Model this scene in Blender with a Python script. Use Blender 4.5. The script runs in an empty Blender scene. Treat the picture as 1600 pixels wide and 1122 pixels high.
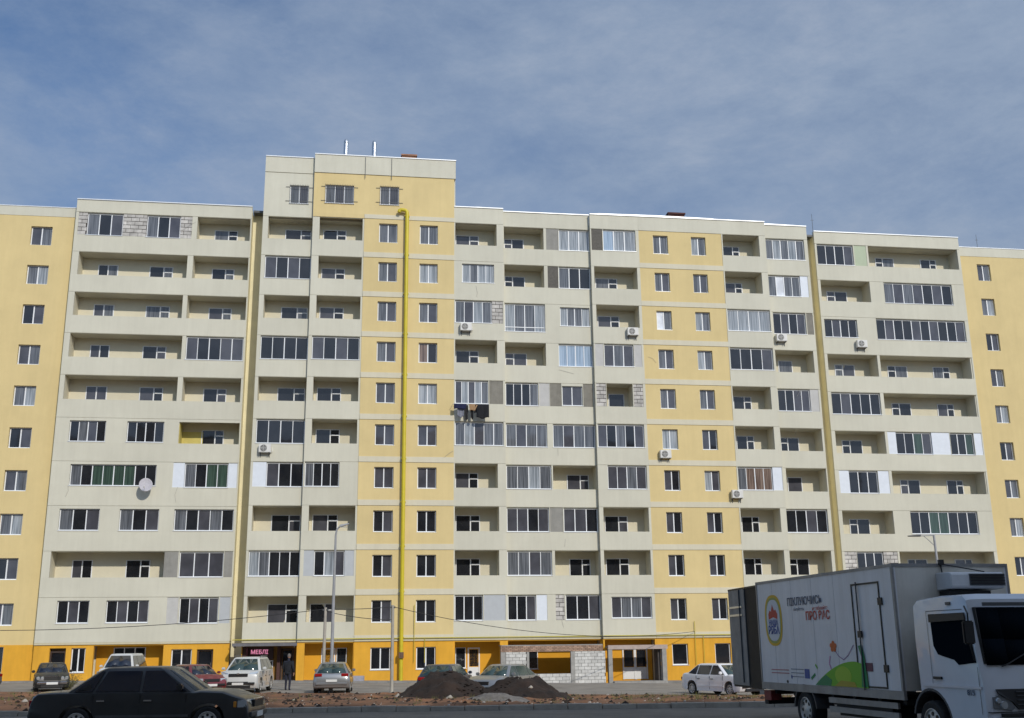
import bpy, bmesh, math, random
from mathutils import Vector, Matrix
R = math.radians
random.seed(7)
scene = bpy.context.scene
COL = scene.collection

# ------------------------------------------------------------------ camera
cam_d = bpy.data.cameras.new('camera'); cam = bpy.data.objects.new('camera', cam_d); COL.objects.link(cam)
cam_d.sensor_width = 36.0; cam_d.lens = 36.0*1691.1/1600.0
cam_d.clip_start = 0.1; cam_d.clip_end = 3000
cam.matrix_world = (Matrix.Translation((0, 0, 2.18)) @ Matrix.Rotation(R(90+14.856), 4, 'X') @ Matrix.Rotation(R(-0.709), 4, 'Z'))
scene.camera = cam

# ------------------------------------------------------------------ light
SUN = Vector((0.475*math.cos(R(31)), -0.879*math.cos(R(31)), math.sin(R(31)))).normalized()
sl = bpy.data.lights.new('sun', 'SUN'); sl.energy = 2.6; sl.angle = R(1.0); sl.color = (1.0, 0.94, 0.83)
so = bpy.data.objects.new('sun', sl); COL.objects.link(so); so.rotation_euler = SUN.to_track_quat('Z', 'Y').to_euler()
so.location = (40, -60, 60)
world = bpy.data.worlds.new('World'); scene.world = world; world.use_nodes = True
nt = world.node_tree; nt.nodes.clear()
def WN(t, **k):
    n = nt.nodes.new(t)
    for a, b in k.items(): setattr(n, a, b)
    return n
wo = WN('ShaderNodeOutputWorld'); bg = WN('ShaderNodeBackground'); sky = WN('ShaderNodeTexSky')
sky.sky_type = 'NISHITA'; sky.sun_disc = False; sky.sun_elevation = R(31); sky.sun_rotation = math.atan2(0.475, -0.879)
sky.air_density = 0.9; sky.dust_density = 0.1; sky.ozone_density = 3.0
bg.inputs['Strength'].default_value = 0.115
tc = WN('ShaderNodeTexCoord'); mp = WN('ShaderNodeMapping')
mp.inputs['Scale'].default_value = (1.0, 1.0, 2.2); mp.inputs['Rotation'].default_value = (0.1, 0.35, 0.2)
nt.links.new(tc.outputs['Generated'], mp.inputs['Vector'])
def noise(scale, detail, rough, dist=0.0):
    n = WN('ShaderNodeTexNoise'); n.inputs['Scale'].default_value = scale; n.inputs['Detail'].default_value = detail
    n.inputs['Roughness'].default_value = rough; n.inputs['Distortion'].default_value = dist
    nt.links.new(mp.outputs['Vector'], n.inputs['Vector']); return n
n1 = noise(1.9, 6, 0.5, 0.12); n2 = noise(6.5, 10, 0.68, 0.12)
def ramp(src, stops):
    r = WN('ShaderNodeValToRGB'); e = r.color_ramp.elements
    e[0].position, e[0].color = stops[0][0], stops[0][1]; e[1].position, e[1].color = stops[-1][0], stops[-1][1]
    for p, c in stops[1:-1]:
        q = e.new(p); q.color = c
    nt.links.new(src, r.inputs['Fac']); return r
g = lambda v: (v, v, v, 1)
sx_ = WN('ShaderNodeSeparateXYZ'); nt.links.new(tc.outputs['Generated'], sx_.inputs['Vector'])
drift = WN('ShaderNodeMath', operation='MULTIPLY_ADD'); drift.inputs[1].default_value = 0.32   # the cloud sheet thickens towards the east
nt.links.new(sx_.outputs['X'], drift.inputs[0]); nt.links.new(n1.outputs['Fac'], drift.inputs[2])
fine = WN('ShaderNodeMath', operation='MULTIPLY_ADD'); fine.inputs[1].default_value = 0.35
nt.links.new(n2.outputs['Fac'], fine.inputs[0]); nt.links.new(drift.outputs['Value'], fine.inputs[2])
cover = ramp(fine.outputs['Value'], [(0.40, g(0.12)), (0.58, g(0.66)), (0.78, g(0.98))])
dim = WN('ShaderNodeMix', data_type='RGBA', blend_type='MULTIPLY'); dim.inputs['Factor'].default_value = 1; dim.inputs['B'].default_value = (0.68, 0.83, 0.95, 1)
nt.links.new(sky.outputs['Color'], dim.inputs['A'])
tone = ramp(n2.outputs['Fac'], [(0.3, (2.0, 2.68, 3.9, 1)), (0.5, (2.45, 3.14, 4.3, 1)), (0.68, (2.95, 3.55, 4.6, 1))])
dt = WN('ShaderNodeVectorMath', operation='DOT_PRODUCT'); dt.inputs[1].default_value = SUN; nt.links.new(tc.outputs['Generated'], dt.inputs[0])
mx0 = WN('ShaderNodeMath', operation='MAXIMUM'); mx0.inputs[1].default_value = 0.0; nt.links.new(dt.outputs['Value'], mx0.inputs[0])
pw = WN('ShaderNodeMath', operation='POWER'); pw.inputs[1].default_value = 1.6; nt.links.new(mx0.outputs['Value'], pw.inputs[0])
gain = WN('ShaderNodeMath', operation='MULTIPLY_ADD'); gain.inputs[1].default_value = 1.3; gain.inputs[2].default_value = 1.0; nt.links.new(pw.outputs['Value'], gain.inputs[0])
glow = WN('ShaderNodeVectorMath', operation='SCALE'); nt.links.new(tone.outputs['Color'], glow.inputs[0]); nt.links.new(gain.outputs['Value'], glow.inputs['Scale'])  # clouds brightened toward the unseen sun, added as fill for the facade
mix = WN('ShaderNodeMix', data_type='RGBA')
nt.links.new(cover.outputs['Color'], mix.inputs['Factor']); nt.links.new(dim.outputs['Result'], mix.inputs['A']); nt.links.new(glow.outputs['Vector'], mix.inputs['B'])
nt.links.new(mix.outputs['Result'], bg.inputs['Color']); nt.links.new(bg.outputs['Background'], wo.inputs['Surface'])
vs = scene.view_settings; vs.view_transform = 'Standard'; vs.look = 'None'; vs.exposure = 0.0; vs.gamma = 1.0; vs.use_curve_mapping = False
scene.render.engine = 'CYCLES'

# ------------------------------------------------------------------ materials
MATS = {}
def mat(name, col, rough=0.8, metal=0.0, var=0.0, vscale=1.0, bump=0.0, bscale=20.0, col2=None, spec=0.5, coat=0.0, streak=0.0, emit=None, objco=False, tilevar=0.0):
    if name in MATS: return MATS[name]
    m = bpy.data.materials.new(name); m.use_nodes = True; t = m.node_tree; b = t.nodes['Principled BSDF']
    b.inputs['Base Color'].default_value = (*col, 1); b.inputs['Roughness'].default_value = rough; b.inputs['Metallic'].default_value = metal
    b.inputs['Specular IOR Level'].default_value = spec; b.inputs['Coat Weight'].default_value = coat
    if emit: b.inputs['Emission Color'].default_value = (*emit[:3], 1); b.inputs['Emission Strength'].default_value = emit[3]
    L = t.links.new
    if var or bump or streak:
        if objco:
            c = t.nodes.new('ShaderNodeTexCoord'); vec = c.outputs['Object']
        else:
            c = t.nodes.new('ShaderNodeNewGeometry'); vec = c.outputs['Position']
    last = None
    if var:
        n = t.nodes.new('ShaderNodeTexNoise'); n.inputs['Scale'].default_value = vscale; n.inputs['Detail'].default_value = 8; n.inputs['Roughness'].default_value = 0.65
        L(vec, n.inputs['Vector'])
        r = t.nodes.new('ShaderNodeValToRGB'); e = r.color_ramp.elements
        c2 = col2 if col2 else tuple(max(0, x*(1-var)) for x in col)
        e[0].position = 0.32; e[0].color = (*c2, 1); e[1].position = 0.68
        e[1].color = (*(col if col2 else tuple(min(1, x*(1+var*0.6)) for x in col)), 1)
        L(n.outputs['Fac'], r.inputs['Fac']); last = r.outputs['Color']
    if streak:
        mpn = t.nodes.new('ShaderNodeMapping'); mpn.inputs['Scale'].default_value = (1.6, 1.6, 0.12); L(vec, mpn.inputs['Vector'])
        n = t.nodes.new('ShaderNodeTexNoise'); n.inputs['Scale'].default_value = 2.0; n.inputs['Detail'].default_value = 7; n.inputs['Roughness'].default_value = 0.7
        L(mpn.outputs['Vector'], n.inputs['Vector'])
        r = t.nodes.new('ShaderNodeValToRGB'); e = r.color_ramp.elements
        e[0].position = 0.28; e[0].color = (1-streak, 1-streak*1.02, 1-streak*1.1, 1); e[1].position = 0.6; e[1].color = (1, 1, 1, 1)
        L(n.outputs['Fac'], r.inputs['Fac'])
        mx = t.nodes.new('ShaderNodeMix'); mx.data_type = 'RGBA'; mx.blend_type = 'MULTIPLY'; mx.inputs['Factor'].default_value = 1
        if last: L(last, mx.inputs['A'])
        else: mx.inputs['A'].default_value = (*col, 1)
        L(r.outputs['Color'], mx.inputs['B']); last = mx.outputs['Result']
    if tilevar:
        oi = t.nodes.new('ShaderNodeObjectInfo'); mr = t.nodes.new('ShaderNodeMapRange'); mr.inputs['To Min'].default_value = 1-tilevar; mr.inputs['To Max'].default_value = 1.0
        L(oi.outputs['Random'], mr.inputs['Value']); vm = t.nodes.new('ShaderNodeVectorMath'); vm.operation = 'SCALE'; L(last, vm.inputs[0]); L(mr.outputs['Result'], vm.inputs['Scale']); last = vm.outputs['Vector']
    if last: L(last, b.inputs['Base Color'])
    if bump:
        n = t.nodes.new('ShaderNodeTexNoise'); n.inputs['Scale'].default_value = bscale; n.inputs['Detail'].default_value = 6; L(vec, n.inputs['Vector'])
        bp = t.nodes.new('ShaderNodeBump'); bp.inputs['Strength'].default_value = bump; bp.inputs['Distance'].default_value = 0.02
        L(n.outputs['Fac'], bp.inputs['Height']); L(bp.outputs['Normal'], b.inputs['Normal'])
    MATS[name] = m; return m
CREAM = mat('cream_stucco', (0.645, 0.62, 0.51), 0.9, var=0.07, vscale=0.28, bump=0.25, bscale=30, streak=0.06, tilevar=0.05)
CREAM2 = mat('cream_stucco_loggia', (0.70, 0.645, 0.49), 0.9, var=0.08, vscale=0.6, bump=0.2, bscale=30)
YELLOW = mat('yellow_stucco', (0.71, 0.56, 0.275), 0.9, var=0.07, vscale=0.4, bump=0.25, bscale=30, streak=0.05, tilevar=0.04)
ORANGE = mat('orange_stucco', (0.76, 0.39, 0.035), 0.9, var=0.09, vscale=0.9, bump=0.25, bscale=30, streak=0.12)
SLOT = mat('ochre_stucco', (0.80, 0.73, 0.50), 0.9, var=0.1, vscale=0.8, streak=0.1)
OLIVE = mat('yellow_loggia_paint', (0.62, 0.52, 0.16), 0.9, var=0.12, vscale=2)
CONC = mat('concrete', (0.34, 0.33, 0.31), 0.9, var=0.2, vscale=3, bump=0.4, bscale=25)
ROOFM = mat('roof_felt', (0.12, 0.12, 0.12), 0.95, var=0.2, vscale=2)
PVC = mat('white_pvc', (0.80, 0.81, 0.82), 0.4)
METALW = mat('white_metal_flashing', (0.78, 0.80, 0.82), 0.35, metal=0.2)
GALV = mat('galvanised_steel', (0.62, 0.64, 0.66), 0.28, metal=0.9, var=0.1, vscale=6)
BLACK = mat('black_plastic', (0.015, 0.015, 0.016), 0.5)
DGREY = mat('dark_grey_metal', (0.08, 0.085, 0.09), 0.5)
BLOCK = mat('aerated_block', (0.62, 0.59, 0.55), 0.95, var=0.28, vscale=2.3, tilevar=0.28, bump=0.5, bscale=20)
MORTAR = mat('dark_mortar', (0.09, 0.08, 0.075), 0.95, var=0.3, vscale=5)
PAN = {'v': mat('white_sandwich_panel', (0.70, 0.74, 0.80), 0.55, var=0.05, vscale=3), 'p': mat('grey_render_panel', (0.30, 0.29, 0.265), 0.9, var=0.12, vscale=2.5, streak=0.15),
 'n': mat('brown_grey_render', (0.25, 0.235, 0.20), 0.9, var=0.18, vscale=2.2, streak=0.2), 'd': mat('dark_brick_render', (0.125, 0.115, 0.10), 0.9, var=0.25, vscale=7),
 'l': mat('pale_grey_board', (0.52, 0.51, 0.49), 0.8, var=0.08, vscale=3), 'q': mat('blue_grey_board', (0.46, 0.48, 0.50), 0.7, var=0.06, vscale=3), 'e': mat('pale_green_board', (0.46, 0.52, 0.37), 0.8, var=0.05, vscale=3)}
def glass(name, col, rough=0.04, curtain=0.0, col2=(0.3, 0.3, 0.3), spec=0.6):
    """window pane: dark room or painted-in reflection under smooth glass, in some rooms with hanging curtains"""
    m = bpy.data.materials.new(name); m.use_nodes = True; t = m.node_tree; b = t.nodes['Principled BSDF']; L = t.links.new
    b.inputs['Roughness'].default_value = rough; b.inputs['Specular IOR Level'].default_value = spec; b.inputs['IOR'].default_value = 1.52
    b.inputs['Base Color'].default_value = (*col, 1)
    oi = t.nodes.new('ShaderNodeNewGeometry')
    mp_ = t.nodes.new('ShaderNodeMapping'); mp_.inputs['Scale'].default_value = (9, 9, 0.35) if curtain else (0.9, 0.9, 0.7); L(oi.outputs['Position'], mp_.inputs['Vector'])
    n = t.nodes.new('ShaderNodeTexNoise'); n.inputs['Scale'].default_value = 1.3; n.inputs['Detail'].default_value = 4; L(mp_.outputs['Vector'], n.inputs['Vector'])
    r = t.nodes.new('ShaderNodeValToRGB'); e = r.color_ramp.elements
    e[0].position = 0.35; e[0].color = (*col, 1); e[1].position = 0.65; e[1].color = (*(col2 if curtain else tuple(x*1.5+0.004 for x in col)), 1)
    L(n.outputs['Fac'], r.inputs['Fac']); L(r.outputs['Color'], b.inputs['Base Color'])
    w = t.nodes.new('ShaderNodeTexNoise'); w.inputs['Scale'].default_value = 1.1; w.inputs['Detail'].default_value = 1; L(oi.outputs['Position'], w.inputs['Vector'])
    bp = t.nodes.new('ShaderNodeBump'); bp.inputs['Strength'].default_value = 0.12; bp.inputs['Distance'].default_value = 0.02; L(w.outputs['Fac'], bp.inputs['Height']); L(bp.outputs['Normal'], b.inputs['Normal'])
    return m
GL = {'dark': glass('pane_dark_room', (0.012, 0.013, 0.016)), 'mid': glass('pane_grey_reflection', (0.055, 0.055, 0.065)), 'grey': glass('pane_net_curtain', (0.07, 0.075, 0.085), curtain=1, col2=(0.17, 0.18, 0.20)),  # mid pane: base grey raised to imitate sky reflection
      'curt': glass('pane_white_curtain', (0.17, 0.19, 0.21), curtain=1, col2=(0.40, 0.43, 0.46)), 'brown': glass('pane_brown_curtain', (0.09, 0.06, 0.05), curtain=1, col2=(0.27, 0.20, 0.16)),
      'blue': glass('pane_pale_blue_blind', (0.24, 0.32, 0.42), curtain=1, col2=(0.40, 0.50, 0.62)), 'white': glass('pane_white_blind', (0.62, 0.64, 0.68), rough=0.1), 'green': glass('pane_green_curtain', (0.03, 0.05, 0.04), curtain=1, col2=(0.06, 0.10, 0.075)),
      'hole': glass('pane_unlit_shop', (0.008, 0.009, 0.012))}

# ------------------------------------------------------------------ mesh helpers
def link_mesh(name, verts, faces, m=None, parent=None, smooth=False, mats=None, idx=None):
    me = bpy.data.meshes.new(name); me.from_pydata([tuple(v) for v in verts], [], faces); me.update()
    for mm in (mats or ([m] if m else [])): me.materials.append(mm)
    if idx: me.polygons.foreach_set('material_index', idx)
    if smooth: me.polygons.foreach_set('use_smooth', [True]*len(me.polygons))
    o = bpy.data.objects.new(name, me); COL.objects.link(o)
    if parent: o.parent = parent
    return o
class MB:
    def __init__(s): s.v = []; s.f = []
    def box(s, x0, x1, y0, y1, z0, z1):
        if x1 < x0: x0, x1 = x1, x0
        if y1 < y0: y0, y1 = y1, y0
        if z1 < z0: z0, z1 = z1, z0
        b = len(s.v); s.v += [(x, y, z) for z in (z0, z1) for y in (y0, y1) for x in (x0, x1)]
        s.f += [tuple(b+i for i in q) for q in ((0, 2, 3, 1), (4, 5, 7, 6), (0, 1, 5, 4), (2, 6, 7, 3), (0, 4, 6, 2), (1, 3, 7, 5))]; return s
    def tube(s, pts, r, n=8, cap=True):
        pts = [Vector(p) for p in pts]; rs = r if isinstance(r, (list, tuple)) else [r]*len(pts); b = len(s.v)
        up = None
        for i, p in enumerate(pts):
            d = (pts[min(i+1, len(pts)-1)]-pts[max(i-1, 0)]).normalized()
            a = d.orthogonal().normalized() if up is None else (up-d*up.dot(d)).normalized()
            up = a; c = d.cross(a)
            for k in range(n):
                t = 2*math.pi*k/n; s.v.append(tuple(p+(a*math.cos(t)+c*math.sin(t))*rs[i]))
        for i in range(len(pts)-1):
            for k in range(n):
                k2 = (k+1) % n; s.f.append((b+i*n+k, b+i*n+k2, b+(i+1)*n+k2, b+(i+1)*n+k))
        if cap:
            s.f.append(tuple(b+k for k in range(n))[::-1]); s.f.append(tuple(b+(len(pts)-1)*n+k for k in range(n)))
        return s
    def poly(s, pts):
        b = len(s.v); s.v += [tuple(p) for p in pts]; s.f.append(tuple(range(b, b+len(pts)))); return s
    def prism(s, pts, off):
        """closed polygon pts pushed along the vector off"""
        b = len(s.v); n = len(pts); o = Vector(off); s.v += [tuple(p) for p in pts]; s.v += [tuple(Vector(p)+o) for p in pts]
        s.f.append(tuple(range(b+n-1, b-1, -1))); s.f.append(tuple(range(b+n, b+2*n)))
        for i in range(n): s.f.append((b+i, b+(i+1) % n, b+n+(i+1) % n, b+n+i))
        return s
    def lathe(s, prof, n=24, axis='y', c=(0, 0, 0), a0=0.0):
        """profile of (radius, along) turned round an axis"""
        b = len(s.v)
        for (r, h) in prof:
            for k in range(n):
                t = 2*math.pi*k/n+a0; u, w = r*math.cos(t), r*math.sin(t)
                p = (u, h, w) if axis == 'y' else ((u, w, h) if axis == 'z' else (h, u, w))
                s.v.append((p[0]+c[0], p[1]+c[1], p[2]+c[2]))
        for i in range(len(prof)-1):
            for k in range(n):
                k2 = (k+1) % n; s.f.append((b+i*n+k, b+i*n+k2, b+(i+1)*n+k2, b+(i+1)*n+k))
        return s
    def build(s, name, m, parent=None, smooth=False, bevel=0.0, seg=2, auto=None):
        o = link_mesh(name, s.v, s.f, m, parent, smooth)
        bm = bmesh.new(); bm.from_mesh(o.data); bmesh.ops.recalc_face_normals(bm, faces=bm.faces)
        if bevel: bmesh.ops.bevel(bm, geom=[e for e in bm.edges], offset=bevel, segments=seg, affect='EDGES', clamp_overlap=True)
        bm.to_mesh(o.data); bm.free()
        if auto is not None:
            o.data.polygons.foreach_set('use_smooth', [True]*len(o.data.polygons)); o.data.set_sharp_from_angle(angle=R(auto))
        return o
def tag(o, label=None, cat=None, group=None, kind=None):
    if label: o['label'] = label
    if cat: o['category'] = cat
    if group: o['group'] = group
    if kind: o['kind'] = kind
    return o
def empty(name, loc=(0, 0, 0), rz=0.0, label=None, cat=None, group=None):
    o = bpy.data.objects.new(name, None); COL.objects.link(o); o.location = loc; o.rotation_euler = (0, 0, rz); o.empty_display_size = 0.3
    return tag(o, label, cat, group)
def kids(o): return [c for c in bpy.data.objects if c.parent == o]
def copy_tree(o, parent=None):
    c = o.copy(); COL.objects.link(c); c.parent = parent
    for ch in kids(o): copy_tree(ch, c)
    return c
UNIT = {}
def unit_box(name, m, x0, x1, y0, y1, z0, z1, parent):
    """a box object; all of one material share one unit mesh"""
    k = m.name
    if k not in UNIT:
        b = MB().box(-.5, .5, -.5, .5, -.5, .5); me = bpy.data.meshes.new(name); me.from_pydata(b.v, [], b.f); me.materials.append(m); UNIT[k] = me
    o = bpy.data.objects.new(name, UNIT[k]); COL.objects.link(o); o.parent = parent
    o.location = ((x0+x1)/2, (y0+y1)/2, (z0+z1)/2); o.scale = (abs(x1-x0), abs(y1-y0), abs(z1-z0)); return o

TH = R(8.43); P0 = Vector((0, 71.70, 0))
TV = Vector((math.cos(TH), math.sin(TH), 0)); NV = Vector((math.sin(TH), -math.cos(TH), 0))
def F(s, q, z): return P0+TV*s+NV*q+Vector((0, 0, z))
def LV(n): return 2.8*n-3.04

# ------------------------------------------------------------------ ground
def sm(t): t = max(0, min(1, t)); return t*t*(3-2*t)
def far_z(X): return max(-0.25, min(0.42, -0.016*X))
def ground_z(X, Y):
    f = far_z(X)
    return f+(0.38-f)*sm((50-Y)/16)
def hsh(a, b): 
    v = math.sin(a*12.9898+b*78.233)*43758.5453; return v-math.floor(v)
def vn(x, y):
    i, j = math.floor(x), math.floor(y); u, v = x-i, y-j; u = u*u*(3-2*u); v = v*v*(3-2*v)
    return (hsh(i, j)*(1-u)+hsh(i+1, j)*u)*(1-v)+(hsh(i, j+1)*(1-u)+hsh(i+1, j+1)*u)*v
def fbm(x, y): return vn(x, y)*.5+vn(x*2.1+7, y*2.1)*.25+vn(x*4.3, y*4.3+3)*.15+vn(x*9, y*9)*.1
def sheet(name, xs, ys, zf, m, kind='structure'):
    v = [(x, y, zf(x, y)) for y in ys for x in xs]; n = len(xs)
    f = [(j*n+i, j*n+i+1, (j+1)*n+i+1, (j+1)*n+i) for j in range(len(ys)-1) for i in range(n-1)]
    o = link_mesh(name, v, f, m, smooth=True); o['kind'] = kind; return o
def lin(a, b, st):
    n = max(1, round((b-a)/st)); return [a+(b-a)*i/n for i in range(n+1)]
EARTH = mat('bare_earth', (0.20, 0.15, 0.105), 0.95, var=0.4, vscale=0.05)
DIRT = mat('red_brown_dirt', (0.30, 0.135, 0.060), 0.95, var=0.1, vscale=0.55, col2=(0.065, 0.042, 0.028), bump=0.9, bscale=12)
ASPH = mat('worn_asphalt', (0.165, 0.145, 0.12), 0.85, var=0.25, vscale=0.8, bump=0.5, bscale=60)
YARD = mat('dusty_driveway', (0.26, 0.235, 0.205), 0.9, var=0.3, vscale=0.7, bump=0.4, bscale=25)
KERBM = mat('kerb_concrete', (0.36, 0.325, 0.27), 0.9, var=0.25, vscale=2.5, bump=0.4, bscale=25)
big = [-1500, -400, -120, -60]+lin(-48, 48, 4)+[60, 120, 400, 1500]
sheet('ground', big, [-1500, -300, -60, 0, 28, 33, 36, 40, 44, 48, 52, 56, 64, 80, 120, 400, 1500], lambda x, y: ground_z(x, y)-0.10, EARTH)
sheet('road', lin(-90, 90, 5), lin(-4, 33, 3), lambda x, y: 0.38+0.015*(fbm(x*.3, y*.3)-.5), ASPH)
sheet('driveway', lin(-60, 60, 1.5), lin(50.5, 69.5, 1.0), lambda x, y: ground_z(x, y)-0.012+0.03*fbm(x*.5, y*.5), YARD)
# bare verge between the road and the driveway
def verge_z(x, y):
    e = sm((y-33.2)/1.2)*sm((52-y)/1.5)
    return ground_z(x, y)+0.03+e*(0.34*(fbm(x*.55+3, y*.55)-.42)+0.16*(fbm(x*1.9, y*1.9)-.4))+0.06*sm((34.5-y)/1.2)
sheet('dirt_verge', lin(-42, 42, 0.22), lin(33.16, 52.5, 0.2), verge_z, DIRT)
# kerb: separate stones
kerb = empty('kerb', (0, 33, 0)); kerb['kind'] = 'structure'
km = MB().box(-.492, .492, 0, .16, 0.30, 0.53).build('kerb_stone', KERBM, None, bevel=0.012, seg=1)
for i in range(44):
    o = km if i == 0 else km.copy()
    if i: COL.objects.link(o)
    o.parent = kerb; o.location = (-22+i, random.uniform(-.015, .015), random.uniform(-.02, .015)); o.rotation_euler = (random.uniform(-.02, .02), 0, random.uniform(-.012, .012))
# pavement slab strip along the foot of the house
pm = MB()
for i, (a, b, qq) in enumerate([(-42, -29.3, .9), (-29.3, -17.05, 1.5), (-17.05, -4.1, 2.5), (-4.1, -1.0, 2.3), (9.2, 18.4, 2.2), (18.4, 36, 1.4), (36, 50, .6)]):
    zg = lambda s: far_z((P0+TV*s).x)
    pm.prism([F(a, -1.2, zg(a)-.4), F(b, -1.2, zg(b)-.4), F(b, -1.2, zg(b)+.10), F(a, -1.2, zg(a)+.10)], NV*(qq+1.2))
pm.build('pavement', mat('pavement_concrete', (0.25, 0.24, 0.225), 0.9, var=0.3, vscale=1.5, bump=0.3, bscale=20))['kind'] = 'structure'

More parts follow.
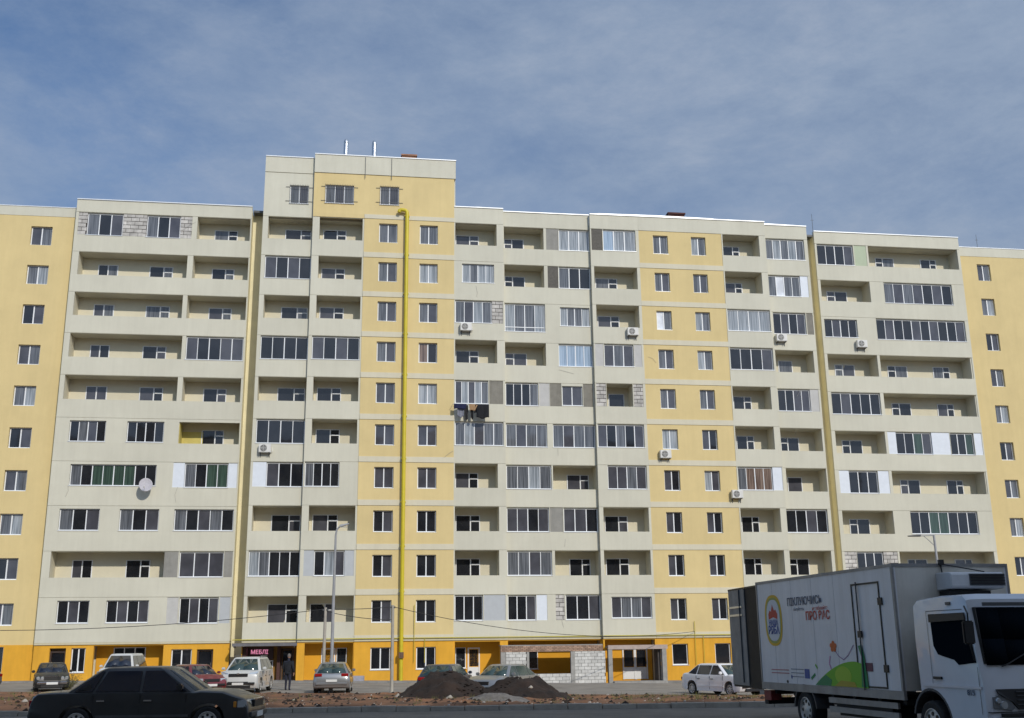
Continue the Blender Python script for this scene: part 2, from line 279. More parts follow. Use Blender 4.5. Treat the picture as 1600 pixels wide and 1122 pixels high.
# ------------------------------------------------------------------ the block of flats
SEC = {'L': (-29.3, -17.85, .2), 'C1': (-17.05, -13.72, .88), 'C2': (-13.72, -10.25, 1.14), 'c1': (-4.1, -.67, 1.15), 'c23': (-.67, 5.5, .82), 'c4': (5.5, 9.0, 1.14), 'c5': (15.1, 18.4, 1.15), 'c6': (18.4, 21.75, .75), 'R': (22.6, 34.05, .1)}
CELLS = [
('L',11,[('b',-29.12,-28.55,0),('g',-28.55,-26.25,3),('b',-26.25,-24.72,0),('g',-24.72,-22.52,3),('b',-22.52,-21.77,0),('o',-21.43,-17.93,0)],[('wd',-20.43,-18.87)]),
('L',10,[('o',-28.88,-21.92,0),('o',-21.55,-17.93,0)],[('ww',-27.88,-26.58),('wd',-24.55,-23.01),('wd',-20.46,-18.96)]),
('L',9,[('o',-28.91,-22.04,0),('o',-21.75,-17.93,0)],[('ww',-27.94,-26.63),('wd',-24.6,-23.04),('wd',-20.51,-18.99)]),
('L',8,[('o',-28.94,-21.9,0),('g',-21.65,-17.97,5)],[('ww',-27.93,-26.69),('wd',-24.6,-23.08)]),
('L',7,[('o',-29.01,-22.0,0),('o',-21.68,-17.99,0)],[('ww',-27.96,-26.63),('wd',-24.6,-23.09),('wd',-20.53,-19.03)]),
('L',6,[('W',-28.45,-26.23,4),('W',-24.94,-22.65,4),('y',-21.72,-17.93,0)],[('wd',-20.47,-19.04)]),
('L',5,[('W',-28.16,-22.93,8),('v',-21.91,-21.2,0),('g',-21.2,-18.49,4),('v',-18.49,-17.93,0)],[]),
('L',4,[('W',-28.56,-26.16,3),('W',-24.97,-22.58,3),('W',-21.66,-18.0,5)],[]),
('L',3,[('o',-28.82,-22.08,0),('p',-22.08,-21.23,0),('g',-21.17,-18.47,3),('p',-18.44,-17.93,0)],[('ww',-27.83,-26.6),('wd',-24.59,-23.11)]),
('L',2,[('W',-28.19,-26.3,3),('W',-25.32,-22.8,4),('l',-21.73,-21.05,0),('g',-20.99,-18.63,4),('q',-18.57,-17.93,0)],[]),
('C1',11,[('o',-16.69,-13.8,0)],[('wd',-15.62,-13.84)]),
('C1',10,[('g',-16.79,-13.8,4)],[]),
('C1',9,[('o',-16.73,-13.8,0)],[('wd',-15.67,-13.9)]),
('C1',8,[('g',-16.82,-13.83,4)],[]),
('C1',7,[('o',-16.84,-13.8,0)],[('wd',-15.68,-13.87)]),
('C1',6,[('g',-16.83,-13.85,4)],[]),
('C1',5,[('v',-16.9,-16.06,0),('g',-16.06,-13.85,3)],[]),
('C1',4,[('o',-16.8,-13.8,0)],[('wd',-15.71,-13.84)]),
('C1',3,[('g',-16.9,-13.84,5)],[]),
('C1',2,[('o',-16.84,-13.8,0)],[('wd',-15.7,-13.79)]),
('C2',11,[('o',-13.26,-10.36,0)],[('wd',-13.04,-11.45)]),
('C2',10,[('o',-13.25,-10.36,0)],[('wd',-13.08,-11.48)]),
('C2',9,[('o',-13.29,-10.38,0)],[('wd',-13.11,-11.49)]),
('C2',8,[('g',-13.48,-10.36,4)],[]),
('C2',7,[('o',-13.3,-10.37,0)],[('wd',-13.1,-11.5)]),
('C2',6,[('o',-13.29,-10.39,0)],[('wd',-13.08,-11.51)]),
('C2',5,[('g',-13.64,-11.45,4)],[]),
('C2',4,[('o',-13.29,-10.37,0)],[('wd',-13.1,-11.47)]),
('C2',3,[('q',-13.5,-12.87,0),('g',-12.87,-10.96,3),('q',-10.96,-10.38,0)],[]),
('C2',2,[('o',-13.25,-10.33,0)],[('wd',-13.06,-11.51)]),
('c1',11,[('o',-4.02,-1.14,0)],[('wd',-3.89,-2.24)]),
('c1',10,[('W',-3.55,-1.34,4)],[]),
('c1',9,[('g',-4.02,-1.51,4),('b',-1.51,-0.75,0)],[]),
('c1',8,[('o',-4.02,-1.17,0)],[('wd',-3.88,-2.28)]),
('c1',7,[('g',-4.02,-1.79,5),('n',-1.73,-0.8,0)],[]),
('c1',6,[('g',-4.02,-0.79,5)],[]),
('c1',5,[('o',-4.02,-1.2,0)],[('wd',-3.89,-2.35)]),
('c1',4,[('o',-4.02,-1.14,0)],[('wd',-3.86,-2.24)]),
('c1',3,[('o',-4.02,-1.16,0)],[('wd',-3.85,-2.25)]),
('c1',2,[('g',-4.02,-2.21,3),('q',-2.17,-0.78,0)],[]),
('c23',11,[('o',-0.59,2.22,0),('p',2.4,3.27,0),('g',3.3,5.38,3)],[('dw',-0.41,1.01)]),
('c23',10,[('o',-0.58,2.21,0),('d',2.46,3.2,0),('g',3.24,5.37,3)],[('dw',-0.4,1.06)]),
('c23',9,[('G',-0.59,2.22,4),('W',3.27,5.35,4)],[]),
('c23',8,[('o',-0.59,2.23,0),('g',3.11,5.34,4)],[('dw',-0.41,1.11)]),
('c23',7,[('g',-0.59,1.65,4),('l',1.69,2.42,0),('n',2.44,3.23,0),('W',3.27,4.69,2),('n',4.73,5.42,0)],[]),
('c23',6,[('g',-0.59,2.2,4),('g',2.59,5.42,4)],[]),
('c23',5,[('g',-0.59,2.43,4),('o',2.53,5.39,0)],[('wd',3.7,5.22)]),
('c23',4,[('g',-0.59,2.22,4),('p',2.26,3.14,0),('g',3.18,5.42,3)],[]),
('c23',3,[('g',-0.59,2.35,4),('o',2.54,5.42,0)],[('wd',3.73,5.16)]),
('c23',2,[('g',-0.59,1.25,3),('v',1.27,1.97,0),('b',2.52,3.1,0),('g',3.18,5.42,3)],[]),
('c4',11,[('d',5.58,6.37,0),('g',6.41,8.77,3)],[]),
('c4',10,[('o',5.7,8.79,0)],[('wd',6.04,7.64)]),
('c4',9,[('o',5.76,8.8,0)],[('wd',6.11,7.69)]),
('c4',8,[('l',5.58,6.17,0),('g',6.21,8.29,3),('l',8.32,8.86,0)],[]),
('c4',7,[('b',5.58,6.25,0),('o',6.29,8.11,0),('b',8.16,8.83,0)],[('w',6.69,7.82)]),
('c4',6,[('g',5.58,8.79,5)],[]),
('c4',5,[('g',6.17,8.84,4)],[]),
('c4',4,[('o',5.78,8.85,0)],[('wd',6.13,7.73)]),
('c4',3,[('o',5.73,8.85,0)],[('wd',6.12,7.71)]),
('c4',2,[('W',6.12,8.8,4)],[]),
('c5',11,[('o',15.18,17.91,0)],[('wd',15.56,16.86)]),
('c5',10,[('o',15.18,17.92,0)],[('wd',15.57,16.89)]),
('c5',9,[('g',15.18,18.32,4)],[]),
('c5',8,[('g',15.18,18.32,4)],[]),
('c5',7,[('o',15.18,17.94,0)],[('wd',15.64,16.98)]),
('c5',6,[('o',15.18,17.95,0)],[('wd',15.68,16.98)]),
('c5',5,[('g',15.18,17.65,4),('v',17.65,18.32,0)],[]),
('c5',4,[('o',15.18,17.97,0)],[('wd',15.66,16.94)]),
('c5',3,[('o',15.18,18.02,0)],[('wd',15.65,16.91)]),
('c5',2,[('o',15.18,17.97,0)],[('wd',15.63,16.8)]),
('c6',11,[('g',18.52,21.49,5)],[]),
('c6',10,[('g',18.55,20.96,4),('v',20.96,21.54,0)],[]),
('c6',9,[('g',18.69,21.13,4),('n',21.19,21.67,0)],[]),
('c6',8,[('o',18.64,21.48,0)],[('w',19.33,20.39)]),
('c6',7,[('g',18.61,20.99,4),('l',20.99,21.61,0)],[]),
('c6',6,[('o',18.53,21.6,0)],[('dw',19.05,20.42)]),
('c6',5,[('o',18.76,21.67,0)],[('w',19.34,20.42)]),
('c6',4,[('g',18.54,21.51,4)],[]),
('c6',3,[('o',18.48,21.52,0)],[('dw',19.01,20.45)]),
('c6',2,[('o',18.48,21.45,0)],[('dw',18.98,20.39)]),
('R',11,[('g',22.75,25.57,4),('e',25.64,26.59,0),('o',26.74,33.86,0)],[('dw',27.88,29.38),('wd',31.5,32.79)]),
('R',10,[('o',22.8,26.6,0),('g',27.69,33.07,7)],[('dw',23.78,25.38)]),
('R',9,[('W',22.82,25.33,4),('g',26.81,33.76,10)],[]),
('R',8,[('o',22.82,26.61,0),('o',26.81,33.95,0)],[('dw',23.89,25.43),('dw',27.97,29.52),('wd',31.53,32.85)]),
('R',7,[('g',22.85,26.54,5),('o',26.8,33.93,0)],[('dw',28.0,29.5),('wd',31.55,32.85)]),
('R',6,[('o',22.88,26.6,0),('v',26.79,27.42,0),('g',27.42,30.13,4),('v',30.13,31.5,0),('g',31.53,33.35,3),('v',33.37,33.96,0)],[('dw',23.91,25.46)]),
('R',5,[('v',22.9,23.63,0),('g',23.63,25.77,3),('v',25.78,26.59,0),('o',26.81,33.93,0)],[('dw',28.04,29.55),('wd',31.59,32.87)]),
('R',4,[('o',22.87,26.61,0),('g',27.88,32.92,7)],[('dw',23.94,25.45)]),
('R',3,[('b',22.78,23.66,0),('g',23.68,25.61,3),('b',25.61,26.64,0),('o',26.78,33.8,0)],[('dw',27.99,29.47),('wd',31.53,32.86)]),
('R',2,[('g',22.92,26.14,4),('g',27.07,32.71,6)],[]),

]
BLD = empty('apartment_building', P0, TH, 'long cream and yellow apartment block of eleven storeys with loggias and an orange ground floor', 'apartment building')
def perforated(name, m, s0, s1, z0, z1, q, th, holes, parent=BLD):
    """a wall skin of thickness th whose front face is at depth q, with real openings and reveals"""
    holes = [(max(a, s0), min(b, s1), max(c, z0), min(d, z1)) for a, b, c, d in holes]
    holes = [h for h in holes if h[1]-h[0] > .01 and h[3]-h[2] > .01]
    xs = sorted({round(v, 4) for h in holes for v in h[:2]} | {s0, s1}); zs = sorted({round(v, 4) for h in holes for v in h[2:]} | {z0, z1})
    nx, nz = len(xs)-1, len(zs)-1
    def solid(i, j):
        if i < 0 or j < 0 or i >= nx or j >= nz: return False
        cx, cz = (xs[i]+xs[i+1])/2, (zs[j]+zs[j+1])/2
        return not any(a < cx < b and c < cz < d for a, b, c, d in holes)
    V = {}; vl = []; fl = []
    def vi(i, j, k):
        if (i, j, k) not in V: V[(i, j, k)] = len(vl); vl.append((xs[i], -(q-k*th), zs[j]))
        return V[(i, j, k)]
    for i in range(nx):
        for j in range(nz):
            if not solid(i, j): continue
            fl.append((vi(i, j, 0), vi(i+1, j, 0), vi(i+1, j+1, 0), vi(i, j+1, 0)))
            fl.append((vi(i, j, 1), vi(i, j+1, 1), vi(i+1, j+1, 1), vi(i+1, j, 1)))
            if not solid(i-1, j): fl.append((vi(i, j, 0), vi(i, j+1, 0), vi(i, j+1, 1), vi(i, j, 1)))
            if not solid(i+1, j): fl.append((vi(i+1, j, 0), vi(i+1, j, 1), vi(i+1, j+1, 1), vi(i+1, j+1, 0)))
            if not solid(i, j-1): fl.append((vi(i, j, 0), vi(i, j, 1), vi(i+1, j, 1), vi(i+1, j, 0)))
            if not solid(i, j+1): fl.append((vi(i, j+1, 0), vi(i+1, j+1, 0), vi(i+1, j+1, 1), vi(i, j+1, 1)))
    if not fl: return None
    return link_mesh(name, vl, fl, m, parent)
def bbox(name, m, s0, s1, qa, qb, z0, z1, parent=BLD):
    return MB().box(s0, s1, -qb, -qa, z0, z1).build(name, m, parent)
def pane_set(fl, n, kind):
    """which glass each pane of a window shows"""
    if kind: return [kind]*n
    hi = fl >= 6
    pool = ['dark']*6+['mid']*5+['grey']*(4 if hi else 2)  # upper floors get more grey panes, standing in for reflected sky
    base = random.choice(pool[:-1]); return [base if random.random() < .55 else random.choice(pool) for _ in range(n)]
def window(s0, s1, z0, z1, q, n, fl, name='window', kinds=None, low=None, sill=True, fw=0.048, weights=None, transom=None, parent=BLD, lintel=0.0, fm=PVC):
    """frame > pane, sill; q is the depth of the face of the frame"""
    kinds = kinds or pane_set(fl, n, None)
    xs = [s0+(s1-s0)*i/n for i in range(n+1)]
    if weights:
        t = sum(weights); xs = [s0]; 
        for w in weights: xs.append(xs[-1]+(s1-s0)*w/t)
    f = MB(); y0, y1 = -q, -(q-.07)
    f.box(s0, s1, y0, y1, z0, z0+fw); f.box(s0, s1, y0, y1, z1-fw*.7, z1)
    for i, x in enumerate(xs):
        w = fw if i in (0, n) else fw*(1.25 if (i % 2 == 0 or n < 4) else .85)
        a = x if i == 0 else (x-w if i == n else x-w/2); f.box(a, a+w, y0-.001*(i % 2+1), y1+.001, z0+fw, z1-fw*.7)
    if low: f.box(s0+fw, s1-fw, y0+.004, y1-.004, low-.025, low+.025)
    if transom:
        i, zt = transom; f.box(xs[i]+fw, xs[i+1]-fw, y0+.004, y1-.004, zt-.04, zt+.04)
    w = f.build(name, fm, parent)
    for i in range(n):
        segs = [(z0+fw*.6, z1-fw*.6)]
        p = unit_box('pane', GL[kinds[i % len(kinds)]], xs[i]+.02, xs[i+1]-.02, -(q-.045), -(q-.028), z0+fw*.6, z1-fw*.6, w)
        p.rotation_euler = (random.uniform(-.012, .012), 0, random.uniform(-.02, .02))
    if sill: unit_box('sill', METALW, s0-.04, s1+.04, -(q+(.16 if q < -.5 or True else .1)), -(q-.01), z0-.035, z0-.003, w)
    return w
def blocks(s0, s1, z0, z1, q, parent, name='block_infill', rot=0):
    """aerated-block masonry: recessed mortar bed with every block proud of it"""
    bed = bbox(name, MORTAR, s0, s1, q-.2, q-.03, z0, z1, parent)
    r = 0; z = z0
    while z < z1-.03:
        h = min(.27, z1-z); x = s0-(.26 if r % 2 else 0)-random.uniform(0, .05)
        while x < s1-.02:
            a, b = max(x+.014, s0+.004), min(x+.506, s1-.004)
            if b-a > .05: unit_box('block', BLOCK, a, b, -(q+random.uniform(-.012, .01)), -(q-.12), z+.022, z+h-.016, bed)
            x += .52
        z += .27; r += 1
    return bed
def back_window(kind, a, b, q, L, fl):
    z1 = L+2.36; kk = {'ww': (2, [1, 1], None), 'wd': (2, [1.55, 1], (1, L+1.98)), 'dw': (2, [1, 1.55], (0, L+1.98)), 'w': (1, [1], None)}[kind]
    up = fl >= 8
    pool = ['dark', 'dark', 'mid', 'mid', 'grey'] if up else ['dark', 'dark', 'dark', 'mid']  # greyer glass higher up, reflection put into the pane colour
    w = window(a, b, L+.98, z1, q+.04, kk[0], fl, 'balcony_window', kinds=[random.choice(pool) for _ in range(2)], weights=kk[1], transom=kk[2], sill=False, fw=.06)
PARA = 1.2
SPECIAL = {('c23', 8): ['blue'], ('c23', 11): ['curt'], ('c4', 11): ['blue', 'curt', 'curt'], ('c1', 10): ['curt', 'grey', 'curt', 'curt'], ('c5', 9): ['curt', 'curt', 'curt', 'curt'], ('c6', 11): ['grey', 'curt', 'grey', 'curt', 'grey'],
           ('c6', 10): ['grey', 'white', 'grey', 'grey'], ('c5', 5): ['grey', 'brown', 'brown', 'brown'], ('c23', 6): ['grey', 'mid', 'grey', 'grey'], ('c4', 6): ['mid', 'dark', 'grey', 'dark', 'mid'], ('c1', 6): ['grey', 'curt', 'mid', 'grey', 'grey'],
           ('c1', 7): ['mid', 'curt', 'mid', 'curt', 'grey'], ('c23', 9): ['curt', 'grey', 'grey', 'curt'], ('c1', 9): ['grey', 'mid', 'curt', 'grey'], ('L', 11): ['grey', 'dark', 'mid'], ('L', 5): ['grey', 'dark', 'green', 'green', 'green', 'green', 'dark', 'dark'],
           ('L', 4): ['grey', 'dark', 'mid'], ('L', 2): ['dark', 'mid', 'dark', 'mid'], ('C1', 6): ['dark', 'dark', 'dark', 'dark'], ('C1', 10): ['mid', 'dark', 'mid', 'dark'], ('L', 8): ['mid', 'dark', 'dark', 'mid', 'mid'], ('c5', 8): ['dark', 'dark', 'dark', 'mid'], ('R', 7): ['dark', 'mid', 'dark', 'dark', 'dark'], ('R', 6): ['dark', 'dark', 'green', 'mid'], ('R', 5): ['dark', 'dark', 'dark'], ('C2', 8): ['mid', 'dark', 'mid', 'dark'], ('c6', 9): ['dark', 'mid', 'dark', 'mid'], ('c6', 4): ['dark', 'dark', 'mid', 'dark'], ('c23', 4): ['mid', 'mid', 'dark', 'mid'], ('c23', 5): ['grey', 'grey', 'curt', 'grey'], ('c23', 3): ['grey', 'grey', 'mid', 'grey'], ('c4', 2): ['mid', 'grey', 'grey', 'mid'], ('R', 9): ['dark', 'mid', 'dark', 'dark', 'mid'],
           ('R', 10): ['grey', 'mid', 'grey', 'mid', 'dark', 'mid', 'dark'], ('R', 4): ['dark', 'dark', 'green', 'green', 'dark', 'dark', 'dark'], ('C1', 3): ['curt', 'grey', 'dark', 'dark', 'dark'], ('C2', 3): ['dark', 'curt', 'mid'], ('c4', 8): ['mid', 'grey', 'mid'],
           ('c23', 2): ['dark', 'dark', 'mid'], ('c6', 7): ['dark', 'dark', 'mid', 'mid'], ('c4', 5): ['mid', 'mid', 'grey', 'mid']}
for sec, fl, segs, backs in CELLS:
    s0, s1, q = SEC[sec]; L = LV(fl); top = L+2.8
    lo = L+.02 if fl > 2 else L+.14
    para_top = L+PARA
    cuts = []; holes = []
    if sec in ('C1', 'c23'): segs = [(t, a, s1-.012 if (b > s1-.3 and t in 'og') else b, n) for t, a, b, n in segs]
    perforated('parapet', CREAM, s0, s1, lo, para_top, q, .12, [(g[1], g[2], L+.78, para_top) for g in segs if g[0] == 'G'])
    for k, (t, a, b, n) in enumerate(segs):
        z0, z1 = para_top, top-.01
        if t in 'ogbpvndleq': pass
        if t == 'W': z0, z1 = L+1.27, L+2.62
        if t == 'y': z0, z1 = L+1.22, L+2.62
        if t == 'G': z0 = para_top
        holes.append((a, b, z0, z1))
        if t in 'gWG':
            kinds = SPECIAL.get((sec, fl)) if n >= 3 else None
            zb = z0+.01 if t != 'G' else L+.79
            window(a+.01, b-.01, zb, z1-(.06 if t != 'W' else .02), q-.125, n, fl, 'window', kinds=kinds, low=(L+1.12 if t == 'G' else None), sill=True)
            if t != 'W': bbox('lintel', CREAM, a, b, q-.22, q-.10, z1-.06, z1)
        elif t == 'b': blocks(a, b, para_top, top-.02, q-.03, BLD)
        elif t in PAN:
            bbox('infill_panel', PAN[t], a, b, q-.10, q-.03, para_top, top-.02)
        elif t == 'y':
            bbox('loggia_lining', OLIVE, a+.03, a+1.35, q-1.285, q-1.262, z0-.3, z0+1.0)
            bbox('loggia_lining', OLIVE, a-.0, a+.03, q-1.26, q-.13, z0, z1); bbox('loggia_lining', OLIVE, b-.03, b, q-1.26, q-.13, z0, z1)
    perforated('wall', CREAM, s0, s1, para_top, top, q, .12, holes)
    # loggia floor slab, and partition walls either side of each solid stretch
    bbox('floor_slab', CREAM, s0+.02, s1-.02, q-1.3, q-.03, L+.0, L+.16)
    edges = sorted([(g[1], g[2]) for g in segs])
    for a, b in zip([s0]+[e[1] for e in edges], [e[0] for e in edges]+[s1]):
        if .03 < b-a < .75:
            a2, b2 = (a+.01, b-.0) if a == s0 else (a, b-.0)
            bbox('partition_wall', CREAM2, a2+.001, b2-.001, q-1.3, q-.12, L+.16, top)
        elif b-a >= .75:
            bbox('partition_wall', CREAM2, a+.001, a+.13, q-1.3, q-.12, L+.16, top); bbox('partition_wall', CREAM2, b-.13, b-.001, q-1.3, q-.12, L+.16, top)
    for kd, a, b in backs: back_window(kd, a, b, q-1.3, L, fl)

# solid masses behind the loggias, roofs, slots
BACK = -13.5; ROOF = 31.6; L12 = LV(12)
for sec, (s0, s1, q) in SEC.items():
    bbox('rear_wall', CREAM2, s0, s1, BACK, q-1.3, -1.0, L12+.2)
def crown(s0, s1, q, zt, z0=L12, m=CREAM):
    perforated('roof_parapet', m, s0, s1, z0+.02, zt, q, .25, [])
    perforated('roof_parapet', m, s0, s1, z0+.02, zt, BACK+.25, .25, [])
    bbox('roof', ROOFM, s0, s1, BACK+.25, q-.25, z0+.2, z0+.35)
    bbox('soffit', CREAM, s0+.02, s1-.02, q-1.32, q-.26, z0, z0+.2)
    bbox('coping', METALW, s0-.0, s1+.0, q-.3, q+.06, zt, zt+.06)
crown(-29.3, -17.85, .2, 31.45); crown(-4.1, -.67, 1.15, 31.72); crown(-.67, 5.5, .82, 31.66); crown(5.5, 9.0, 1.14, 31.62)
crown(15.1, 18.4, 1.15, 31.62); crown(18.4, 21.75, .75, 31.58); crown(22.6, 34.05, .1, 31.5); crown(9.0, 15.1, 1.15, 31.62)
# white metal strip on the roof edge, standing in for glare off flashing
for a, b, q, z in ((-4.0, -.7, 1.0, 31.72), (-.4, 5.3, .6, 31.68), (5.7, 15.0, 1.05, 31.66), (15.2, 21.6, .55, 31.64)):
    MB().prism([(a, -q, z+.06), (a+.5, -q, z+.12), ((a+b)/2, -q, z+.16), (b-.6, -q, z+.12), (b, -q, z+.06)], (0, .5, 0)).build('roof_flashing', METALW, BLD)
# outer end walls
for s in (-29.3, 34.05-.2): perforated('end_wall', CREAM, s, s+.2, -1, 31.4, .05, 13.5, [])
# expansion slots
for a, b in ((-17.85, -17.05), (21.75, 22.6)):
    bbox('expansion_slot', SLOT, a+.002, b-.002, BACK, -.75, -1, 31.2)
    bbox('slot_cap', DGREY, a+.05, b-.05, -.7, -.05, 31.15, 31.3)
for s, q0, q1 in ((-17.85, -.75, .08), (-17.05, -.75, .63), (21.75, -.75, .63), (22.6, -.75, -.02)):
    d = .012 if s in (-17.85, 21.75) else -.012
    bbox('slot_side', SLOT, min(s, s+d), max(s, s+d), q0, q1, 2.7, 31.2)

# yellow stair towers
YB = mat('cream_band', (0.66, 0.61, 0.47), 0.9, var=0.05, vscale=0.5, bump=0.2, bscale=30, streak=0.06)
for (s0, s1, q, wa, wb) in ((-10.25, -4.1, 1.2, (-9.24, -7.99), (-6.46, -5.22)), (9.0, 15.1, 1.15, (10.04, 11.13), (12.84, 13.91))):
    for fl in range(2, 12):
        L = LV(fl); lo = L+.02 if fl > 2 else L+.14
        holes = [(wa[0], wa[1], L+1.13, L+2.5), (wb[0], wb[1], L+1.13, L+2.5)]
        perforated('wall', YELLOW, s0, s1, L+.38, L+2.8, q-.03, .3, holes)
        bbox('floor_band', YB, s0, s1, q-.33, q, lo, L+.38)
        for k, w in enumerate((wa, wb)):
            t1 = s0 < 0
            kk = None
            if t1: kk = {(11, 0): ['grey'], (11, 1): ['grey'], (10, 1): ['curt'], (8, 1): ['brown', 'dark'], (7, 1): ['curt', 'curt']}.get((fl, k)) or (['grey', 'mid'] if fl > 7 else (['mid'] if fl > 4 else ['dark', 'mid'] if k == 0 else ['dark']))
            else: kk = {(9, 0): ['white', 'grey'], (6, 0): ['curt'], (5, 1): ['curt', 'mid'], (11, 0): ['grey'], (11, 1): ['curt', 'grey'], (9, 1): ['curt', 'grey'], (8, 1): ['curt', 'grey']}.get((fl, k)) or (['grey', 'mid'] if fl > 6 else ['mid', 'dark'])
            window(w[0]+.01, w[1]-.01, L+1.14, L+2.49, q-.19, 2, fl, kinds=kk, fw=.055)
    bbox('rear_wall', CREAM2, s0, s1, BACK, q-.34, -1, L12+.2)
# attic storey over the left stair tower
ZA = 33.78
perforated('wall', CREAM, -17.05, -13.72, L12+.02, ZA, .88, .25, [(-15.33, -14.08, 31.57, 32.9)])
perforated('wall', YELLOW, -13.72, -4.1, L12+.32, ZA, 1.17, .25, [(-12.94, -11.01, 31.6, 32.94), (-9.22, -7.93, 31.65, 33.0)])
bbox('floor_band', YB, -10.25, -4.1, .87, 1.2, L12+.02, L12+.32); bbox('floor_band', YELLOW, -13.72, -10.25, .87, 1.17, L12+.02, L12+.32)
for a, b, q, zt in ((-17.05, -13.72, .91, 34.95), (-13.72, -4.0, 1.22, 35.15)):
    perforated('roof_parapet', CREAM, a, b, ZA+.03, zt, q, .3, []); bbox('roof', ROOFM, a, b, BACK, q-.3, ZA+.1, ZA+.3)
    perforated('roof_parapet', CREAM, a, b, ZA+.03, zt, BACK+.25, .25, []); bbox('coping', METALW, a, b+.03, q-.32, q+.05, zt, zt+.06)
for s, w in ((-17.05, .25), (-4.35, .25)): perforated('side_wall', CREAM, s, s+w, L12+.1, 35.0, .5, 13.9, [])
perforated('side_wall', CREAM, -4.1, -4.0, L12+1.0, 35.1, .9, 14.2, [])
bbox('soffit', CREAM, -17.0, -10.3, -.8, .5, L12+.0, L12+.25)
bbox('attic_floor', CREAM2, -17.0, -4.2, BACK, .4, L12+.3, L12+.5)
for a, b, q, z0, z1, n in ((-15.33, -14.08, .88, 31.57, 32.9, 2), (-12.94, -11.01, 1.17, 31.6, 32.94, 3), (-9.22, -7.93, 1.17, 31.65, 33.0, 2)):
    window(a, b, z0, z1, q-.1, n, 12, kinds=['grey', 'mid', 'grey'])
    g_ = MB()
    m_ = int((b-a)/.11)
    for i in range(m_+1): g_.box(a+(b-a)*i/m_-.008, a+(b-a)*i/m_+.008, -(q+.07), -(q+.054), z0-.06, z1+.06)
    for z in (z0+.15, z1-.15): g_.box(a-.28, b+.28, -(q+.05), -(q+.03), z-.012, z+.012); g_.box(a-.28, a-.26, -(q+.03), -q, z-.01, z+.01)
    g_.build('window_grille', DGREY, BLD)
for s in (-10.27, -8.46):
    bbox('lightning_rod', DGREY, s-.015, s+.015, 1.24, 1.27, 33.5, 35.1)
# wings set back at both ends
for (s0, s1, q, sw, zoff, bands) in ((-44, -29.3, -.35, [(-32.2, -30.84), (-37.2, -35.9), (-41.5, -40.2)], .0, (30.35, 31.0)), (34.05, 48, -.5, [(35.7, 36.76), (40.2, 41.3), (44.5, 45.6)], -.02, (30.3, 31.0))):
    holes = []; ws = []
    for fl in range(2, 12):
        z0 = {0: 0}.get(1, None)
        zc = 4.4+(fl-2)*2.728 if s0 < 0 else 4.45+(fl-2)*2.732
        for a, b in sw: holes.append((a, b, zc-.66, zc+.66)); ws.append((a, b, zc-.66, zc+.66, fl))
    perforated('wall', YELLOW, s0, s1, 2.6, bands[0], q, .3, holes)
    perforated('roof_parapet', CREAM, s0, s1, bands[0], bands[1], q+.02, .3, []); bbox('coping', METALW, s0, s1, q-.3, q+.05, bands[1], bands[1]+.05)
    perforated('wall', ORANGE, s0, s1, -1, 2.6, q+.02, .3, [(-32.12, -31.16, .9, 2.5)] if s0 < 0 else [(35.7, 36.8, .9, 2.2)])
    bbox('rear_wall', CREAM2, s0, s1, BACK, q-.34, -1, bands[0]+.1)
    if s0 < 0: window(-32.12, -31.16, .9, 2.5, q-.1, 1, 1, kinds=['hole'])
    else: window(35.7, 36.8, .9, 2.2, q-.1, 2, 1, kinds=['hole'])
    for a, b, z0, z1, fl in ws: window(a+.01, b-.01, z0+.01, z1-.01, q-.17, 2, fl, kinds=[['grey', 'curt'], ['mid', 'grey'], ['dark', 'mid']][(fl*7+int(abs(a))) % 3], fw=.06)
# boiler chimneys, brick vent and aerials on the roofs
for i, s in enumerate((-11.70, -9.64)):
    c = empty('chimney_pipe', F(s, -3, 33.9), TH, ['left of two shiny steel chimney pipes above the raised attic roof', 'right of two shiny steel chimney pipes above the raised attic roof'][i], 'chimney pipe', 'steel chimney pipes on the attic roof')
    MB().tube([(0, 0, 0), (0, 0, 4.2)], .17, 16).build('flue', GALV, c, auto=50)
    MB().lathe([(.001, .42), (.13, .3), (.18, .1), (.18, 0), (.16, -.02)], 16, 'z', (0, 0, 4.2)).build('cone_cap', GALV, c, auto=50)
    MB().lathe([(.17, 0), (.2, .02), (.2, .06), (.17, .08)], 16, 'z', (0, 0, 2.9)).build('collar', GALV, c)
BRICK = mat('red_roof_brick', (0.34, 0.17, 0.10), 0.9, var=0.3, vscale=4); BRICKD = mat('dark_red_brick', (0.09, 0.035, 0.03), 0.9, var=0.3, vscale=4)
for nm, s, q, z0, z1, w, m, lab in (('brick_vent', -7.08, -3, 33.9, 37.35, 1.05, BRICK, 'tan brick ventilation shaft on the raised attic roof'), ('roof_vent', 13.1, -3, 30.8, 33.7, 1.25, BRICKD, 'dark red ventilation shaft on the roof above the right yellow stair tower')):
    c = empty(nm, F(s, q, z0), TH, lab, 'roof vent')
    h = z1-z0
    b_ = MB(); z = 0; r = 0
    core = MB().box(-w/2+.02, w/2-.02, -.28, .28, 0, h-.12).build('shaft', m, c)
    MB().box(-w/2-.06, w/2+.06, -.36, .36, h-.12, h).build('cap', m, c)
    nb = 0
    z = h-1.1
    while z < h-.16:
        x = -w/2-(.1 if r % 2 else 0)
        while x < w/2-.04:
            unit_box('brick', m, max(x+.008, -w/2), min(x+.235, w/2), -.30, .30, z+.006, z+.07, core); x += .245
        z += .078; r += 1
